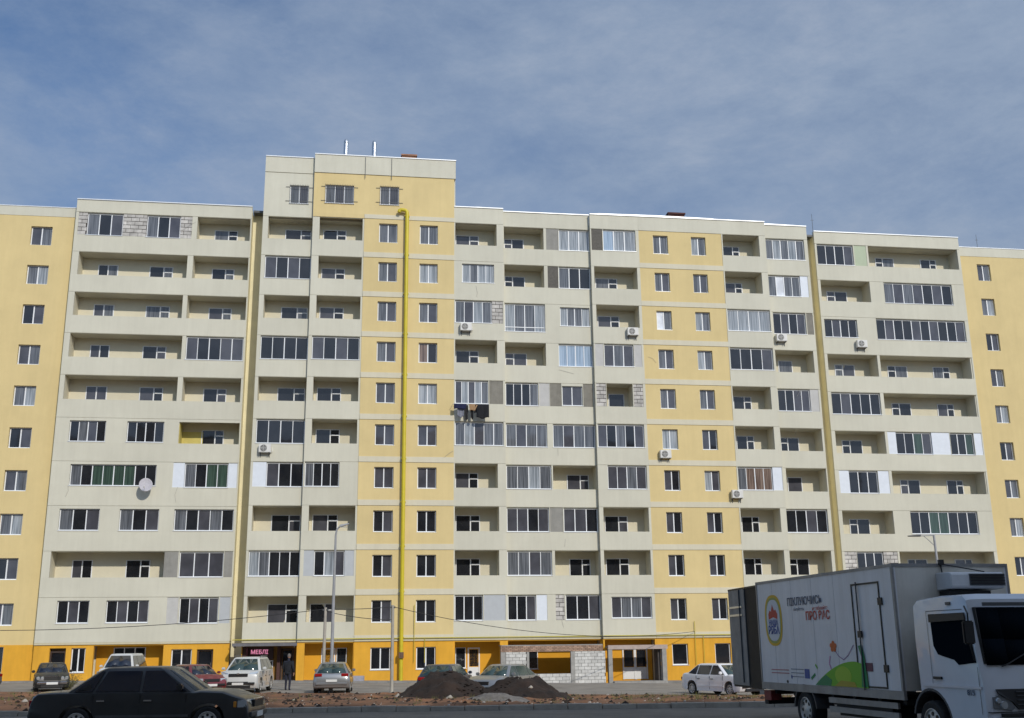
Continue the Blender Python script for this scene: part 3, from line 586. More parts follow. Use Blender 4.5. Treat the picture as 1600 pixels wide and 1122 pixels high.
for i, (s, q, z0, h, lab) in enumerate(((22.9, -.6, 31.5, 1.7, 'thin aerial mast at the joint between the right loggia block and the stair section'), (36.6, -1.5, 31.0, 1.5, 'thin aerial mast on the roof of the yellow right wing'))):
    a_ = empty('roof_aerial', F(s, q, z0), TH, lab, 'aerial')
    MB().tube([(0, 0, 0), (0, 0, h)], [.02, .012], 6).build('mast', DGREY, a_); MB().box(-.12, .12, -.01, .01, h*.7, h*.7+.02).build('crossbar', DGREY, a_)

# ground floor
OB = mat('orange_recess_paint', (0.76, 0.37, 0.025), 0.9, var=0.08, vscale=0.8)
def gf(s0, s1, q, holes, wins=(), m=ORANGE):
    perforated('wall', m, s0, s1, -1, 2.56, q-.04, .3, holes)
    for (a, b, z0, z1, n, kinds, sill) in wins: window(a+.01, b-.01, z0+.01, z1-.01, q-.16, n, 1, kinds=kinds, sill=sill, fw=.06)
def opening_dark(a, b, z0, z1, q): bbox('unfitted_opening', BLACK, a, b, q-.33, q-.30, z0, z1)
gf(-29.3, -17.85, .2, [(-28.38, -27.44, .3, 2.38), (-27.13, -26.3, .95, 2.38), (-25.85, -21.76, -1, 2.5), (-21.29, -20.06, 1.05, 2.24), (-19.77, -18.79, .3, 2.22)],
   [(-27.13, -26.3, .95, 2.38, 2, ['hole'], True), (-21.29, -20.06, 1.05, 2.24, 2, ['hole', 'dark'], True)])
def door(a, b, z0, z1, q, panel_h=None, m=PVC, leaf=DGREY, kind='hole'):
    f = MB(); f.box(a, a+.08, -q, -(q-.08), z0, z1); f.box(b-.08, b, -q, -(q-.08), z0, z1); f.box(a+.08, b-.08, -q, -(q-.08), z1-.08, z1)
    d = f.build('door', m, BLD)
    zt = z0+(panel_h or .05)
    if panel_h: unit_box('door_panel', m, a+.09, b-.09, -(q-.02), -(q-.06), z0+.02, zt, d)
    unit_box('pane', GL[kind], a+.12, b-.12, -(q-.03), -(q-.05), zt+.04, z1-.12, d)
    unit_box('handle', DGREY, b-.14, b-.10, -(q+.06), -(q+.02), z0+.95, z0+1.12, d)
    return d
for a, b in ((-28.38, -27.44), (-19.77, -18.79)): door(a+.02, b-.02, .3, 2.2, .02, 1.0, m=mat('dark_door_frame', (.05, .03, .025), .6), kind='hole')
bbox('rear_wall_ground', OB, -25.9, -21.7, -1.2, -1.0, -1, 2.5); window(-24.89, -22.99, 1.0, 2.38, -.95, 3, 1, kinds=['hole', 'dark'])
gf(-17.05, -13.72, .88, [(-17.0, -13.75, -1, 2.5)]); bbox('rear_wall_ground', mat('dim_shop_wall', (.30, .15, .03), .9, var=.2, vscale=2), -17.0, -13.75, -.6, -.38, -1, 2.5)
gf(-13.72, -10.25, 1.14, [(-13.25, -10.3, -1, 2.5)]); bbox('rear_wall_ground', OB, -13.3, -10.3, -.15, -.05, -1, 2.5)
door(-12.25, -11.38, .12, 2.2, -.02, None); window(-11.32, -10.68, .9, 2.2, -.0, 1, 1, kinds=['hole'])
gf(-10.25, -4.1, 1.2, [(-9.24, -8.0, .86, 2.2), (-6.42, -5.2, .86, 2.2)], [(-9.24, -8.0, .86, 2.2, 2, ['hole'], True), (-6.42, -5.2, .86, 2.2, 2, ['hole'], True)])
gf(-4.1, -.67, 1.15, [(-4.0, -1.15, -1, 2.48)]); bbox('rear_wall_ground', OB, -4.05, -.7, -.15, -.05, -1, 2.5)
window(-3.87, -3.2, .87, 2.13, -.0, 1, 1, kinds=['hole']); door(-3.08, -2.3, .08, 2.12, -.02, .85)
gf(-.67, 5.5, .82, [(-.6, 5.4, -1, 2.5)]); bbox('rear_wall_ground', OB, -.65, 5.45, -.65, -.43, -1, 2.5); window(.85, 1.5, .75, 1.95, -.37, 1, 1, kinds=['hole'])
gf(5.5, 9.0, 1.14, [(5.6, 8.9, -1, 2.5)]); bbox('rear_wall_ground', OB, 5.55, 8.95, -.1, .04, -1, 2.5)
door(6.97, 7.8, .02, 1.95, .10, .75); door(7.8, 8.63, .02, 1.95, .10, .75)
gf(9.0, 15.1, 1.15, [(10.01, 11.07, .88, 2.2), (12.87, 13.93, .88, 2.2)], [(10.01, 11.07, .88, 2.2, 1, ['hole'], True), (12.87, 13.93, .88, 2.2, 1, ['dark'], True)])
gf(15.1, 18.4, 1.15, [(16, 17.4, .9, 2.2)], [(16, 17.4, .9, 2.2, 2, ['hole'], True)]); gf(18.4, 21.75, .75, [(19.4, 20.8, .9, 2.2)], [(19.4, 20.8, .9, 2.2, 2, ['hole'], True)])
gf(22.6, 34.05, .1, [(24, 25.4, .9, 2.2), (28, 29.4, .9, 2.2)], [(24, 25.4, .9, 2.2, 2, ['hole'], True), (28, 29.4, .9, 2.2, 2, ['hole'], True)])
# drip band over the ground floor and the thin gas line fixed under it
LG = mat('gas_line_paint', (0.50, 0.42, 0.05), 0.5)
for s0, s1, q in ((-29.3, -17.85, .2), (-17.05, -13.72, .88), (-13.72, -10.25, 1.14), (-10.25, -4.1, 1.2), (-4.1, -.67, 1.15), (-.67, 5.5, .82), (5.5, 9, 1.14), (9, 15.1, 1.15), (15.1, 18.4, 1.15), (18.4, 21.75, .75), (22.6, 34.05, .1)):
    bbox('drip_band', mat('pale_band', (.6, .54, .38), .8, streak=.1), s0+.003, s1-.003, q-.2, q+.035, 2.57, 2.69)
gl_ = MB()
for s0, s1, q in ((-17.6, -13.7, .98), (-13.7, -4.1, 1.3), (-4.1, -.67, 1.26), (-.67, 5.5, .93), (5.5, 9, 1.24), (9, 15.1, 1.26)): gl_.tube([(s0, -q, 2.74), (s1, -q, 2.74)], .03, 6)
for s, q, z0, z1 in ((-6.56, 1.28, 1.3, 4.76), (-5.9, 1.28, 1.25, 2.7), (11.55, 1.22, .9, 3.6), (12.1, 1.22, .9, 2.7)): gl_.tube([(s, -q, z0), (s, -q, z1)], .02, 6)
tag(gl_.build('gas_line', LG, BLD))
# shop front canopy and sign in the recess
bbox('shop_canopy', mat('canopy_steel', (.16, .155, .17), .5, streak=.3), -17.55, -13.7, .5, 1.55, 2.36, 2.54)
for s in (-17.45, -13.85): bbox('canopy_bracket', DGREY, s-.03, s+.03, .5, 1.5, 2.28, 2.36)
bbox('shop_pier', mat('dark_red_cladding', (.07, .025, .02), .6), -17.0, -16.75, -.45, .7, -1, 2.34); bbox('shop_pier', MATS['dark_red_cladding'], -14.95, -14.75, -.45, .0, -1, 2.34)
bbox('shop_front_board', mat('sign_board', (.06, .03, .03), .6), -16.8, -15.2, -.45, -.30, 1.55, 2.3)
door(-14.72, -13.95, .05, 2.2, -.3, None, m=MATS['dark_door_frame'])
window(-16.7, -15.2, .6, 1.5, -.31, 2, 1, kinds=['hole'])
def text(name, body, m, size, loc, rot, parent=None, extrude=0.004, sx=1.0, bold=0.0, align='CENTER'):
    c = bpy.data.curves.new(name, 'FONT'); c.body = body; c.size = size; c.extrude = extrude; c.align_x = align; c.align_y = 'CENTER'; c.offset = bold
    o = bpy.data.objects.new(name, c); COL.objects.link(o); bpy.context.view_layer.update()
    dg = bpy.context.evaluated_depsgraph_get(); me = bpy.data.meshes.new_from_object(o.evaluated_get(dg)); bpy.data.objects.remove(o)
    me.materials.clear(); me.materials.append(m); o = bpy.data.objects.new(name, me); COL.objects.link(o)
    o.location = loc; o.rotation_euler = rot; o.scale = (sx, 1, 1); o.parent = parent; return o
text('shop_sign_lettering', 'МЕБЛІ', mat('pink_neon', (.9, .35, .6), .5, emit=(1.0, .35, .55, .6)), .34, (-16.05, .27, 2.0), (R(90), 0, 0), BLD, .02, .95, .006)

# ------------------------------------------------------------------ yellow gas riser
PIPE = mat('yellow_pipe_paint', (0.62, 0.50, 0.02), 0.45, var=0.12, vscale=1.2, streak=0.1)
gp = empty('gas_pipe', F(-7.36, 1.45, 0), TH, 'tall yellow gas pipe running up the left stair tower with a hooked top', 'pipe')
MB().tube([(0, 0, .05), (0, 0, 30.9), (-.02, 0, 31.08), (-.12, 0, 31.17), (-.3, 0, 31.2), (-.42, 0, 31.2), (-.52, 0, 31.14), (-.55, 0, 31.02)], .125, 14).build('riser', PIPE, gp, auto=40)
for fl in range(2, 13): MB().box(-.17, .17, .0, .24, LV(fl)+.2, LV(fl)+.26).build('clamp', PIPE, gp)
MB().box(-.15, .15, -.25, .0, 1.55, 1.9).box(-.06, .06, -.27, -.25, 1.65, 1.8).build('valve_box', mat('rusty_valve', (.14, .08, .05), .7, var=.3, vscale=9), gp)

# ------------------------------------------------------------------ unfinished porches
PB = mat('porch_block', (0.68, 0.67, 0.64), 0.95, var=0.18, vscale=3.5, tilevar=0.25, bump=0.4, bscale=20)
PBR = mat('porch_brick', (0.50, 0.33, 0.24), 0.9, var=0.3, vscale=3, tilevar=0.4)
def masonry(name, root, a, b, z0, z1, y, m, bw, bh, th=.2, mort=None):
    bed = MB().box(a, b, y+.025, y+th, z0, z1).build(name, mort or MORTAR, root); z = z0; r = 0
    while z < z1-.03:
        x = a-(bw/2 if r % 2 else 0)-random.uniform(0, .03)
        while x < b-.02:
            p, q_ = max(x+.012, a+.003), min(x+bw-.008, b-.003)
            if q_-p > .04: unit_box('block' if bh > .1 else 'brick', m, p, q_, y+random.uniform(-.012, .008), y+.1, z+.01, min(z+bh-.006, z1), bed)
            x += bw
        z += bh; r += 1
    return bed
po = empty('unfinished_porch', F(0, 2.2, 0), TH, 'unfinished porch of white blocks with a brick lintel and wide window gap', 'porch')
masonry('brick_lintel', po, -1.27, 5.2, 1.82, 2.18, -.03, PBR, .25, .088, .24)
masonry('block_wall', po, -.93, .36, -.3, 1.82, 0, PB, .42, .2); masonry('block_wall', po, 3.4, 5.34, -.3, 1.82, 0, PB, .42, .2); masonry('low_wall', po, .52, 3.14, -.3, .51, 0, PB, .42, .2)
MB().box(-1.25, -.95, -.02, .25, -.3, 1.82).build('concrete_post', CONC, po); MB().box(.365, .515, -.04, .2, -.3, 1.82).build('concrete_post', CONC, po); MB().box(3.145, 3.395, -.04, .2, -.3, 1.82).build('concrete_post', CONC, po)
MB().box(-1.2, 5.2, -.0, 1.35, 2.185, 2.24).build('porch_roof', CONC, po)
po2 = empty('unfinished_doorway_porch', F(7.5, 2.2, 0), TH, 'grey concrete frame porch in front of white double doors', 'porch')
MB().box(-1.96, -1.70, -.03, .3, -.3, 1.9).build('concrete_post', CONC, po2); MB().box(1.52, 1.80, -.03, .3, -.3, 1.9).build('concrete_post', CONC, po2)
MB().box(-1.96, 1.88, -.05, .25, 1.905, 2.16).build('concrete_beam', mat('pinkish_concrete', (.44, .36, .32), .9, var=.2, vscale=3), po2)
MB().box(-1.9, 1.8, .255, 1.0, 2.0, 2.1).build('porch_roof', CONC, po2)
sd = masonry('side_wall', po2, 0, .9, -.3, 1.9, 0, BLOCK, .3, .2, .2); sd.rotation_euler = (0, 0, R(90)); sd.location = (1.52, .3, 0)
MB().box(-1.7, 1.7, -.4, 1.0, -.4, -.02).build('threshold', CONC, po2)

# ------------------------------------------------------------------ air conditioners
ACW = mat('ac_casing', (0.70, 0.69, 0.66), 0.5, streak=.12)
def make_ac():
    r = empty('air_conditioner', (0, 0, 0))
    MB().box(-.38, .38, -.36, -.06, -.27, .27).build('casing', ACW, r, bevel=.02, seg=2)
    MB().lathe([(.001, 0), (.21, 0), (.215, -.01), (.2, -.02)], 20, 'y', (-.08, -.362, 0)).build('fan_grille', BLACK, r)
    m = MB()
    for k in range(3): m.lathe([(.06+k*.06, -.375), (.075+k*.06, -.375)], 20, 'y', (-.08, 0, 0))
    m.box(-.29, .13, -.378, -.372, -.008, .008).box(-.088, -.072, -.379, -.371, -.2, .2)
    m.build('guard_ring', ACW, r)
    for s in (-.28, .28): MB().box(s-.02, s+.02, -.42, 0, -.31, -.275).box(s-.02, s+.02, -.03, 0, -.55, -.31).build('bracket', DGREY, r)
    MB().tube([(.38, -.2, -.1), (.45, -.15, -.2), (.46, -.02, -.15), (.46, 0.02, .1)], .018, 6).build('hose', ACW, r)
    return r
ACS = [(-16.19, .88, 14.58, 'air conditioner under the left balcony glazing on the cream front beside the expansion joint'),
       (-3.31, 1.15, 22.98, 'air conditioner just right of the left yellow tower, four floors above the hanging laundry area'),
       (8.22, 1.14, 23.0, 'air conditioner on an open balcony parapet beside the left edge of the right yellow tower'),
       (10.13, 1.12, 14.5, 'air conditioner below a white-curtained window on the right yellow tower'),
       (14.95, 1.15, 11.85, 'air conditioner at the right edge of the right yellow tower, lower than its neighbours'),
       (19.10, .75, 23.0, 'air conditioner under balcony glazing with a brown panel, right of the right yellow tower'),
       (25.41, .1, 22.9, 'air conditioner between a four-pane window and a long ten-pane glazing at the far right')]
ACS[1] = ACS[1][:3]+('air conditioner below glazing with a brick panel, two floors above the laundry',)
ac0 = make_ac()
for i, (s, q, z, lab) in enumerate(ACS):
    o = ac0 if i == 0 else copy_tree(ac0); o.location = F(s, q+.005, z); o.rotation_euler = (0, 0, TH); tag(o, lab, 'air conditioner', 'air conditioners on the facade')
for s, q, pts in ((-22.3, .2, [(0, 29.6), (.4, 29.95), (.75, 30.15)]), (-4.4, 1.2, [(-.35, 14.1), (0, 14.4), (.25, 14.55)]), (9.4, 1.15, [(-.1, 21.3), (.2, 21.2), (.45, 20.9)]), (3.7, .82, [(-.6, 20.3), (0, 20.15), (.4, 20.05)]), (2.9, .82, [(0, 14.4), (0, 14.9)]),
    (-28.3, .2, [(0, 11.5), (.15, 11.9), (.1, 12.2)]), (-21.6, .2, [(0, 11.2), (-.1, 11.7), (.05, 12.2)]), (3.2, .82, [(0, 8.4), (.05, 8.9)]), (-2.6, 1.15, [(0, 26.0), (.1, 25.5), (.05, 25.2)]), (2.9, .82, [(.1, 4.1), (0, 3.7), (.1, 3.3)]), (19.6, .75, [(0, 16.0), (.2, 16.5)]), (20.0, .75, [(0, 18.8), (.3, 19.3), (.25, 18.9)])):
    MB().tube([(s+a, -(q+.012), z) for a, z in pts], .008, 5).build('loose_wire', CONC, BLD)
# satellite dish
sd_ = empty('satellite_dish', F(-23.43, .2, 12.15), TH, 'white round satellite dish below the long glazing of the left block', 'satellite dish')
prof = [(.001, .0)]+[(.06*i, .0018*i*i) for i in range(1, 9)]
d_ = MB().lathe([(r, -h*1.0) for r, h in prof], 28, 'y').build('reflector', mat('dish_paint', (.46, .44, .47), .6, var=.15, vscale=8, objco=True), sd_, smooth=True)
d_.location = (0, -.5, .05); d_.rotation_euler = (R(-18), 0, R(12)); d_.scale = (.86, .86, .96)
sdm = d_.modifiers.new('solid', 'SOLIDIFY'); sdm.thickness = .012
MB().tube([(0, 0, -.25), (0, -.2, -.25), (0, -.45, 0)], .025, 8).build('arm', GALV, sd_); MB().tube([(0, -.5, -.4), (0, -.95, -.15)], .012, 6).build('feed_arm', GALV, sd_)
MB().tube([(0, -.93, -.16), (0, -1.0, -.06)], .035, 8).build('receiver', ACW, sd_)

# ------------------------------------------------------------------ laundry
def cloth(name, m, w, h, loc, label, shape, parent=None):
    nx, ny = 10, 10; v = []; f = []
    for j in range(ny+1):
        for i in range(nx+1):
            u, t = i/nx, j/ny; a, b = shape(t); x = (a+(b-a)*u)*w
            y = .04*math.sin(u*11+t*2+w*9)*(.3+t)+.02*math.sin(u*25); v.append((x, y, -t*h*(1+.06*math.sin(u*7+h*5))))
    for j in range(ny):
        for i in range(nx): k = j*(nx+1)+i; f.append((k, k+1, k+nx+2, k+nx+1))
    o = link_mesh(name, v, f, m, smooth=True); s_ = o.modifiers.new('solid', 'SOLIDIFY'); s_.thickness = .012
    o.location = loc; o.rotation_euler = (0, 0, TH); tag(o, label, 'laundry', 'laundry on the balcony rack'); return o
rk = empty('drying_rack', F(-3.0, 1.15, 17.62), TH, 'thin metal clothes rack fixed outside the glazing on the seventh storey', 'drying rack')
MB().tube([(-1.2, 0, 0), (-1.2, -.55, 0)], .012, 6).build('arm', GALV, rk); MB().tube([(1.15, 0, 0), (1.15, -.55, 0)], .012, 6).build('arm', GALV, rk)
for y in (-.2, -.4, -.53): MB().tube([(-1.2, y, .0), (1.15, y, .0)], .005, 5).build('line', GALV, rk)
CL = {k: mat(k+'_cloth', c, .95, var=.2, vscale=6) for k, c in dict(navy=(.015, .018, .06), grey=(.22, .23, .28), tan=(.38, .24, .13), black=(.012, .013, .017), dark=(.03, .03, .035)).items()}
cloth('jacket', CL['navy'], .85, .32, F(-3.72, 1.70, 17.6), 'navy blue garment at the left end of the drying rack', lambda t: (-.5, .5-.1*t))
cloth('shirt', CL['grey'], .48, .85, F(-3.68, 1.56, 17.6), 'pale grey shirt hanging behind the navy garment', lambda t: (-.5+.05*t, .5-.1*t))
cloth('trousers', CL['dark'], .3, 1.0, F(-3.32, 1.37, 17.6), 'dark trouser leg narrowing to a point on the rack', lambda t: (-.5+.4*t, .5-.1*t))
cloth('scarf', CL['tan'], .6, .42, F(-2.85, 1.69, 17.6), 'tan and orange garment in the middle of the rack', lambda t: (-.5+.1*t, .5-.35*t))
cloth('long_sleeve', CL['black'], .22, .95, F(-2.95, 1.56, 17.58), 'narrow black sleeve hanging under the tan garment', lambda t: (-.5+.3*t, .5))
cloth('coat', CL['black'], .75, .92, F(-2.2, 1.7, 17.6), 'black coat at the right end of the drying rack', lambda t: (-.6-.5*max(0, .35-t), .5))
cloth('towel', CL['dark'], .5, .55, F(-2.55, 1.55, 17.58), 'charcoal towel between the sleeve and the black coat', lambda t: (-.5, .5-.2*t))

# ------------------------------------------------------------------ cars
def paint(name, col, rough=0.3, dust=0.15, coat=0.6, metal=0.0):
    return mat(name, col, rough, metal=metal, var=dust, vscale=2.2, objco=True, coat=coat, col2=tuple(c*(1-dust)+0.22*dust for c in col))
TYRE = mat('tyre_rubber', (0.02, 0.02, 0.02), 0.85, var=.3, vscale=8, objco=True); RIM = mat('alloy_rim', (0.58, 0.56, 0.53), 0.5, metal=.3, var=.2, vscale=9, objco=True)
CHROME = mat('chrome', (0.7, 0.7, 0.72), 0.15, metal=1.0); HEAD = mat('headlamp_glass', (0.55, 0.58, 0.60), 0.08, metal=.5, spec=.8); TAIL = mat('tail_lamp', (0.28, 0.01, 0.01), 0.15)
AMB = mat('indicator', (0.55, 0.22, 0.03), 0.2); PLATE = mat('number_plate', (0.7, 0.7, 0.68), 0.5)
CGL = mat('car_glass', (0.012, 0.016, 0.028), 0.05, spec=.8); CGD = mat('dusty_windscreen', (0.06, 0.065, 0.06), 0.22, var=.4, vscale=3, objco=True, spec=.6); CGR = mat('green_car_glass', (0.03, 0.055, 0.05), 0.06, spec=.8)
def arc(cx, r, z0, n=12):
    """points of a wheel arch from rear to front, over the wheel"""
    a0 = math.asin(max(-1, min(1, (z0-r*0-.33)/r))) if False else 0
    return [(cx-r*math.cos(math.pi*i/n), .33+r*math.sin(math.pi*i/n)) for i in range(n+1)]
def wheel(parent, x, y, r, w, side, holes=8, rimr=.62, dark=False):
    wh = empty('wheel', (x, y, r)); wh.parent = parent; s = side
    W_ = w/2
    MB().lathe([(r*.66, W_*.9), (r*.9, W_), (r*.985, W_*.8), (r, W_*.5), (r, -W_*.5), (r*.985, -W_*.8), (r*.9, -W_), (r*.6, -W_*.9), (.01, -W_*.7)], 28, 'y').build('tyre', TYRE, wh, auto=40).rotation_euler = (0, 0, 0 if s > 0 else math.pi)
    m = MB().lathe([(r*.67, W_*.92), (r*.64, W_*.95), (r*.60, W_*.72), (r*.3, W_*.80), (r*.16, W_*.9), (.005, W_*.92)], 28, 'y')
    rm = m.build('rim', DGREY if dark else RIM, wh, auto=40); rm.rotation_euler = (0, 0, 0 if s > 0 else math.pi)
    h = MB()
    for k in range(holes):
        t = 2*math.pi*k/holes; h.lathe([(.001, W_*.82), (r*.095, W_*.82), (r*.10, W_*.70)], 10, 'y', (r*.44*math.cos(t), .002, r*.44*math.sin(t)))
    hh = h.build('rim_slots', BLACK, wh); hh.rotation_euler = (0, 0, 0 if s > 0 else math.pi)
    return wh
def car(name, loc, hd, label, pm, L=4.4, W=1.74, H=1.43, zc=None, hood=.92, deck=.95, belt=.93, wsb=1.05, wst=.35, rwt=-1.0, rwb=-1.75, wx=(-1.3, 1.4), wr=.315, ar=.375, glassm=None, front=CGL,
        kind='sedan', nose=.62, lamps='wide', plate=True, group=None, scale=1.0, doors=(-.95, .02, .95), tailz=.75, headz=.66, sag=0.0, fw=.05, trim=None, mirror=None):
    r = empty(name, loc, hd, label, 'car', group); r.scale = (scale, scale, scale)
    x0, x1 = -L/2, L/2; glassm = glassm or CGL; trim = trim or BLACK
    # lower body as a side outline with wheel arches, carried across the width in slices
    up = [(x0+.06, .30), (x0+.0, .42), (x0+.0, .60), (x0+.03, tailz), (x0+.07, deck-.07), (x0+.16, deck)]
    if kind == 'sedan': up += [((x0+.16+rwb)/2, deck+.015), (rwb, deck+.02)]
    else: up += [(x0+.2, deck+.0)]
    up += [(rwb*.5+wsb*.2, belt+.02), (wsb*.5, belt+.015), (wsb, belt+.0), (wsb+.12, hood+.045), ((wsb+x1)/2, hood+.02), (x1-.35, hood-.06), (x1-.14, hood-.13), (x1-.05, nose+.08), (x1-.015, nose-.02), (x1, .48), (x1-.01, .38), (x1-.10, .24)]
    low = [(x1-.35, .20)]+[p for p in reversed(arc(wx[1], ar, .2))]+[(wx[1]-ar, .22), (wx[0]+ar, .22)]+[p for p in reversed(arc(wx[0], ar, .2))]+[(x0+.25, .24)]
    # merge duplicates of arch feet
    out = up+low; n = len(out)
    sl = [(1.0, .14, .10, .07), (.985, .075, .045, .035), (.93, .03, .02, .012), (.75, .012, .004, .004), (.4, .0, -.008, 0), (0, 0, -.012, 0)]
    ys = [(-f, a, b, c) for f, a, b, c in sl]+[(f, a, b, c) for f, a, b, c in reversed(sl[:-1])]
    v = []; em = 2.4 if lamps == 'slant' else (.55 if lamps == 'merc' else 1.0)
    for f, ein, drop, bel in ys:
        for (x, z) in out:
            k = 1-sm((abs(x-(x0 if x < 0 else x1)))/.7); xx = x-math.copysign(ein*em*k, x)
            hz = sm((z-.62)/.3); wv = W/2
            tum = 1-(.035*hz if abs(f) > .9 else 0)-(.02*(1-sm((z-.2)/.3)) if abs(f) > .9 else 0)
            v.append((xx, f*wv*tum, z-drop*hz))
    fc = []
    for j in range(len(ys)-1):
        for i in range(n): k = (i+1) % n; fc.append((j*n+i, j*n+k, (j+1)*n+k, (j+1)*n+i))
    fc.append(tuple(range(n))[::-1]); fc.append(tuple((len(ys)-1)*n+i for i in range(n)))
    b = MB(); b.v = v; b.f = fc; b.build('body', pm, r, auto=38)
    # cabin
    wc0, wc1 = W/2-.065, W/2-(.25 if lamps in ('merc', 'round') else .33); zb = belt-.03
    def ring(t, ins=0.0, wi=0.0):
        xf = wsb+(wst-wsb)*t-ins; xr = rwb+(rwt-rwb)*t+ins; w = wc0+(wc1-wc0)*t-wi; z = zb+(H-zb)*t
        return [(xr, -w*.93), (xr+.06, -w), ((xr*.6+xf*.4), -w-.012), (xf-.08, -w), (xf, -w*.90), (xf+.05*(1-t*.4), 0), (xf, w*.90), (xf-.08, w), ((xr*.6+xf*.4), w+.012), (xr+.06, w), (xr, w*.93), (xr-.04, 0)], z
    lv = [ring(0), ring(.45), ring(.86), ring(.95, .03, .015), ring(.985, .10, .06), ring(1.0, .25, .20)]; v = []; fc = []
    for j, (pts, z) in enumerate(lv):
        for p in pts: v.append((p[0], p[1], z))
    n2 = 12
    for j in range(len(lv)-1):
        for i in range(n2): k = (i+1) % n2; fc.append((j*n2+i, j*n2+k, (j+1)*n2+k, (j+1)*n2+i))
    fc.append(tuple((len(lv)-1)*n2+i for i in range(n2)))
    b = MB(); b.v = v; b.f = fc; b.build('cabin', pm, r, auto=30)
    # glass
    def side_pt(x, t, s):
        w = wc0+(wc1-wc0)*t+.018; return (x, s*w, zb+(H-zb)*t)
    def xl(t): return rwb+(rwt-rwb)*t
    def xr_(t): return wsb+(wst-wsb)*t
    tb, tt = .07, .84
    for s in (-1, 1):
        cuts = [d for d in doors if rwb < d < wsb]
        xb = [xl(tb)+.14]+[d for d in cuts[1:-1] if True]+[xr_(tb)-.13]; 
        xb = [xl(tb)+.16]+[d for d in doors[:-1] if xl(tb)+.3 < d < xr_(tb)-.3]+[xr_(tb)-.14]
        xt = [xl(tt)+.10]+[min(max(d, xl(tt)+.12), xr_(tt)-.2) for d in xb[1:-1]]+[xr_(tt)-.10]
        for i in range(len(xb)-1):
            g0, g1 = (.035 if i else 0), (.035 if i < len(xb)-2 else 0)
            if xt[i+1]-g1-xt[i]-g0 < .02: xt[i+1] = xt[i]+g0+g1+.05
            pts = [side_pt(xb[i]+g0, tb, s), side_pt(xb[i+1]-g1, tb, s), side_pt(xt[i+1]-g1, tt, s), side_pt(xt[i]+g0, tt, s)]
            if s > 0: pts = pts[::-1]
            MB().prism(pts, (0, s*.006, 0)).build('side_window', glassm, r)
    for nm, xa, xb_, sgn, gm in (('windscreen', wsb, wst, 1, front), ('rear_window', rwb, rwt, -1, glassm)):
        pts = []
        for t, inset in ((.06, .05), (.86, .06)):
            w = wc0+(wc1-wc0)*t; x = xa+(xb_-xa)*t
            row = [(x, -w*.90+inset*.5, t), (x+sgn*.045*(1-t*.4), 0, t), (x, w*.90-inset*.5, t)]
            pts.append([(p[0]+sgn*.016, p[1], zb+(H-zb)*p[2]) for p in row])
        m = MB(); a, c = pts
        m.poly([a[0], a[1], c[1], c[0]]); m.poly([a[1], a[2], c[2], c[1]])
        g2 = m.build(nm, gm, r, smooth=True)
        so_ = g2.modifiers.new('solid', 'SOLIDIFY'); so_.thickness = .008
    # wheels
    for x in wx:
        for s in (-1, 1): wheel(r, x, s*(W/2-.11), wr, .2, s)
    # lamps, grille, bumpers, handles, door gaps
    hw = W/2
    for s in (-1, 1):
        if lamps == 'round':
            for k in (.80, .56): MB().lathe([(.001, .03), (.075, .02), (.085, -.02)], 16, 'x', (x1-.03, s*hw*k, headz+.02)).build('headlight', HEAD, r, auto=40)
        elif lamps == 'slant':
            MB().prism([(x1-.16, s*hw*.52, headz-.05), (x1-.34, s*hw*.93, headz+.06), (x1-.42, s*hw*.95, headz+.15), (x1-.2, s*hw*.55, headz+.08)], (.05, 0, 0)).build('headlight', HEAD, r, bevel=.01, seg=1)
        else:
            MB().prism([(x1-.12, s*hw*.55, headz-.08), (x1-.17, s*hw*.90, headz-.08), (x1-.19, s*hw*.90, headz+.09), (x1-.15, s*hw*.55, headz+.09)], (.10, 0, 0)).build('headlight', HEAD, r, bevel=.012, seg=1)
            MB().box(x1-.27, x1-.06, s*(hw-.12), s*(hw-.002), headz-.08, headz+.09).build('corner_lamp', HEAD, r, bevel=.02, seg=2)
            MB().box(x1-.34, x1-.275, s*(hw-.08), s*(hw-.004), headz-.06, headz+.06).build('indicator', AMB, r, bevel=.01, seg=1)
        MB().box(x0-.0, x0+.12, s*hw*.90, s*hw*.52, tailz-.06, tailz+.07).build('tail_light', TAIL, r, bevel=.012, seg=1)
        my = s*(hw+.06); mx = wsb-.30
        MB().box(mx-.05, mx+.07, my-.085, my+.085, belt+.02, belt+.15).build('wing_mirror', mirror or pm, r, bevel=.03, seg=2)
        dg = MB()
        for d in doors:
            dg.box(d-.006, d+.006, s*(hw-.03), s*(hw+.0005), .30, .62)
            dg.box(d-.006, d+.006, s*(hw-.05), s*(hw-.012), .62, belt-.06)
        dg.build('door_gap', BLACK, r)
        for d in doors[:-1]: MB().box(d+.09, d+.26, s*(hw-.04), s*(hw+.012), .745, .775).build('door_handle', CHROME if trim == CHROME or lamps == 'merc' else trim, r)
        MB().box(-wx[1]*0+wx[0]+ar+.03, wx[1]-ar-.03, s*(hw-.04), s*(hw+.010), .42, .47).build('side_moulding', trim if lamps == 'merc' else pm, r)
    MB().box(x1-.10, x1+.015, -hw*.48, hw*.48, nose-.03, nose+.11).build('grille', BLACK, r, bevel=.01, seg=1)
    if lamps in ('merc', 'round'):
        MB().box(x1-.10, x1+.022, -hw*.50, hw*.50, nose+.11, nose+.135).build('grille_rim', CHROME, r)
    MB().box(x1-.12, x1+.035, -hw*.84, hw*.84, .40, .50).build('bumper_strip', CHROME if lamps == 'round' else trim, r, bevel=.015, seg=1)
    MB().box(x0-.035, x0+.12, -hw*.84, hw*.84, .42, .52).build('bumper_strip', CHROME if lamps == 'round' else (trim if lamps == 'merc' else pm), r, bevel=.015, seg=1)
    MB().box(x1-.08, x1+.018, -hw*.62, hw*.62, .24, .36).build('air_intake', BLACK, r)
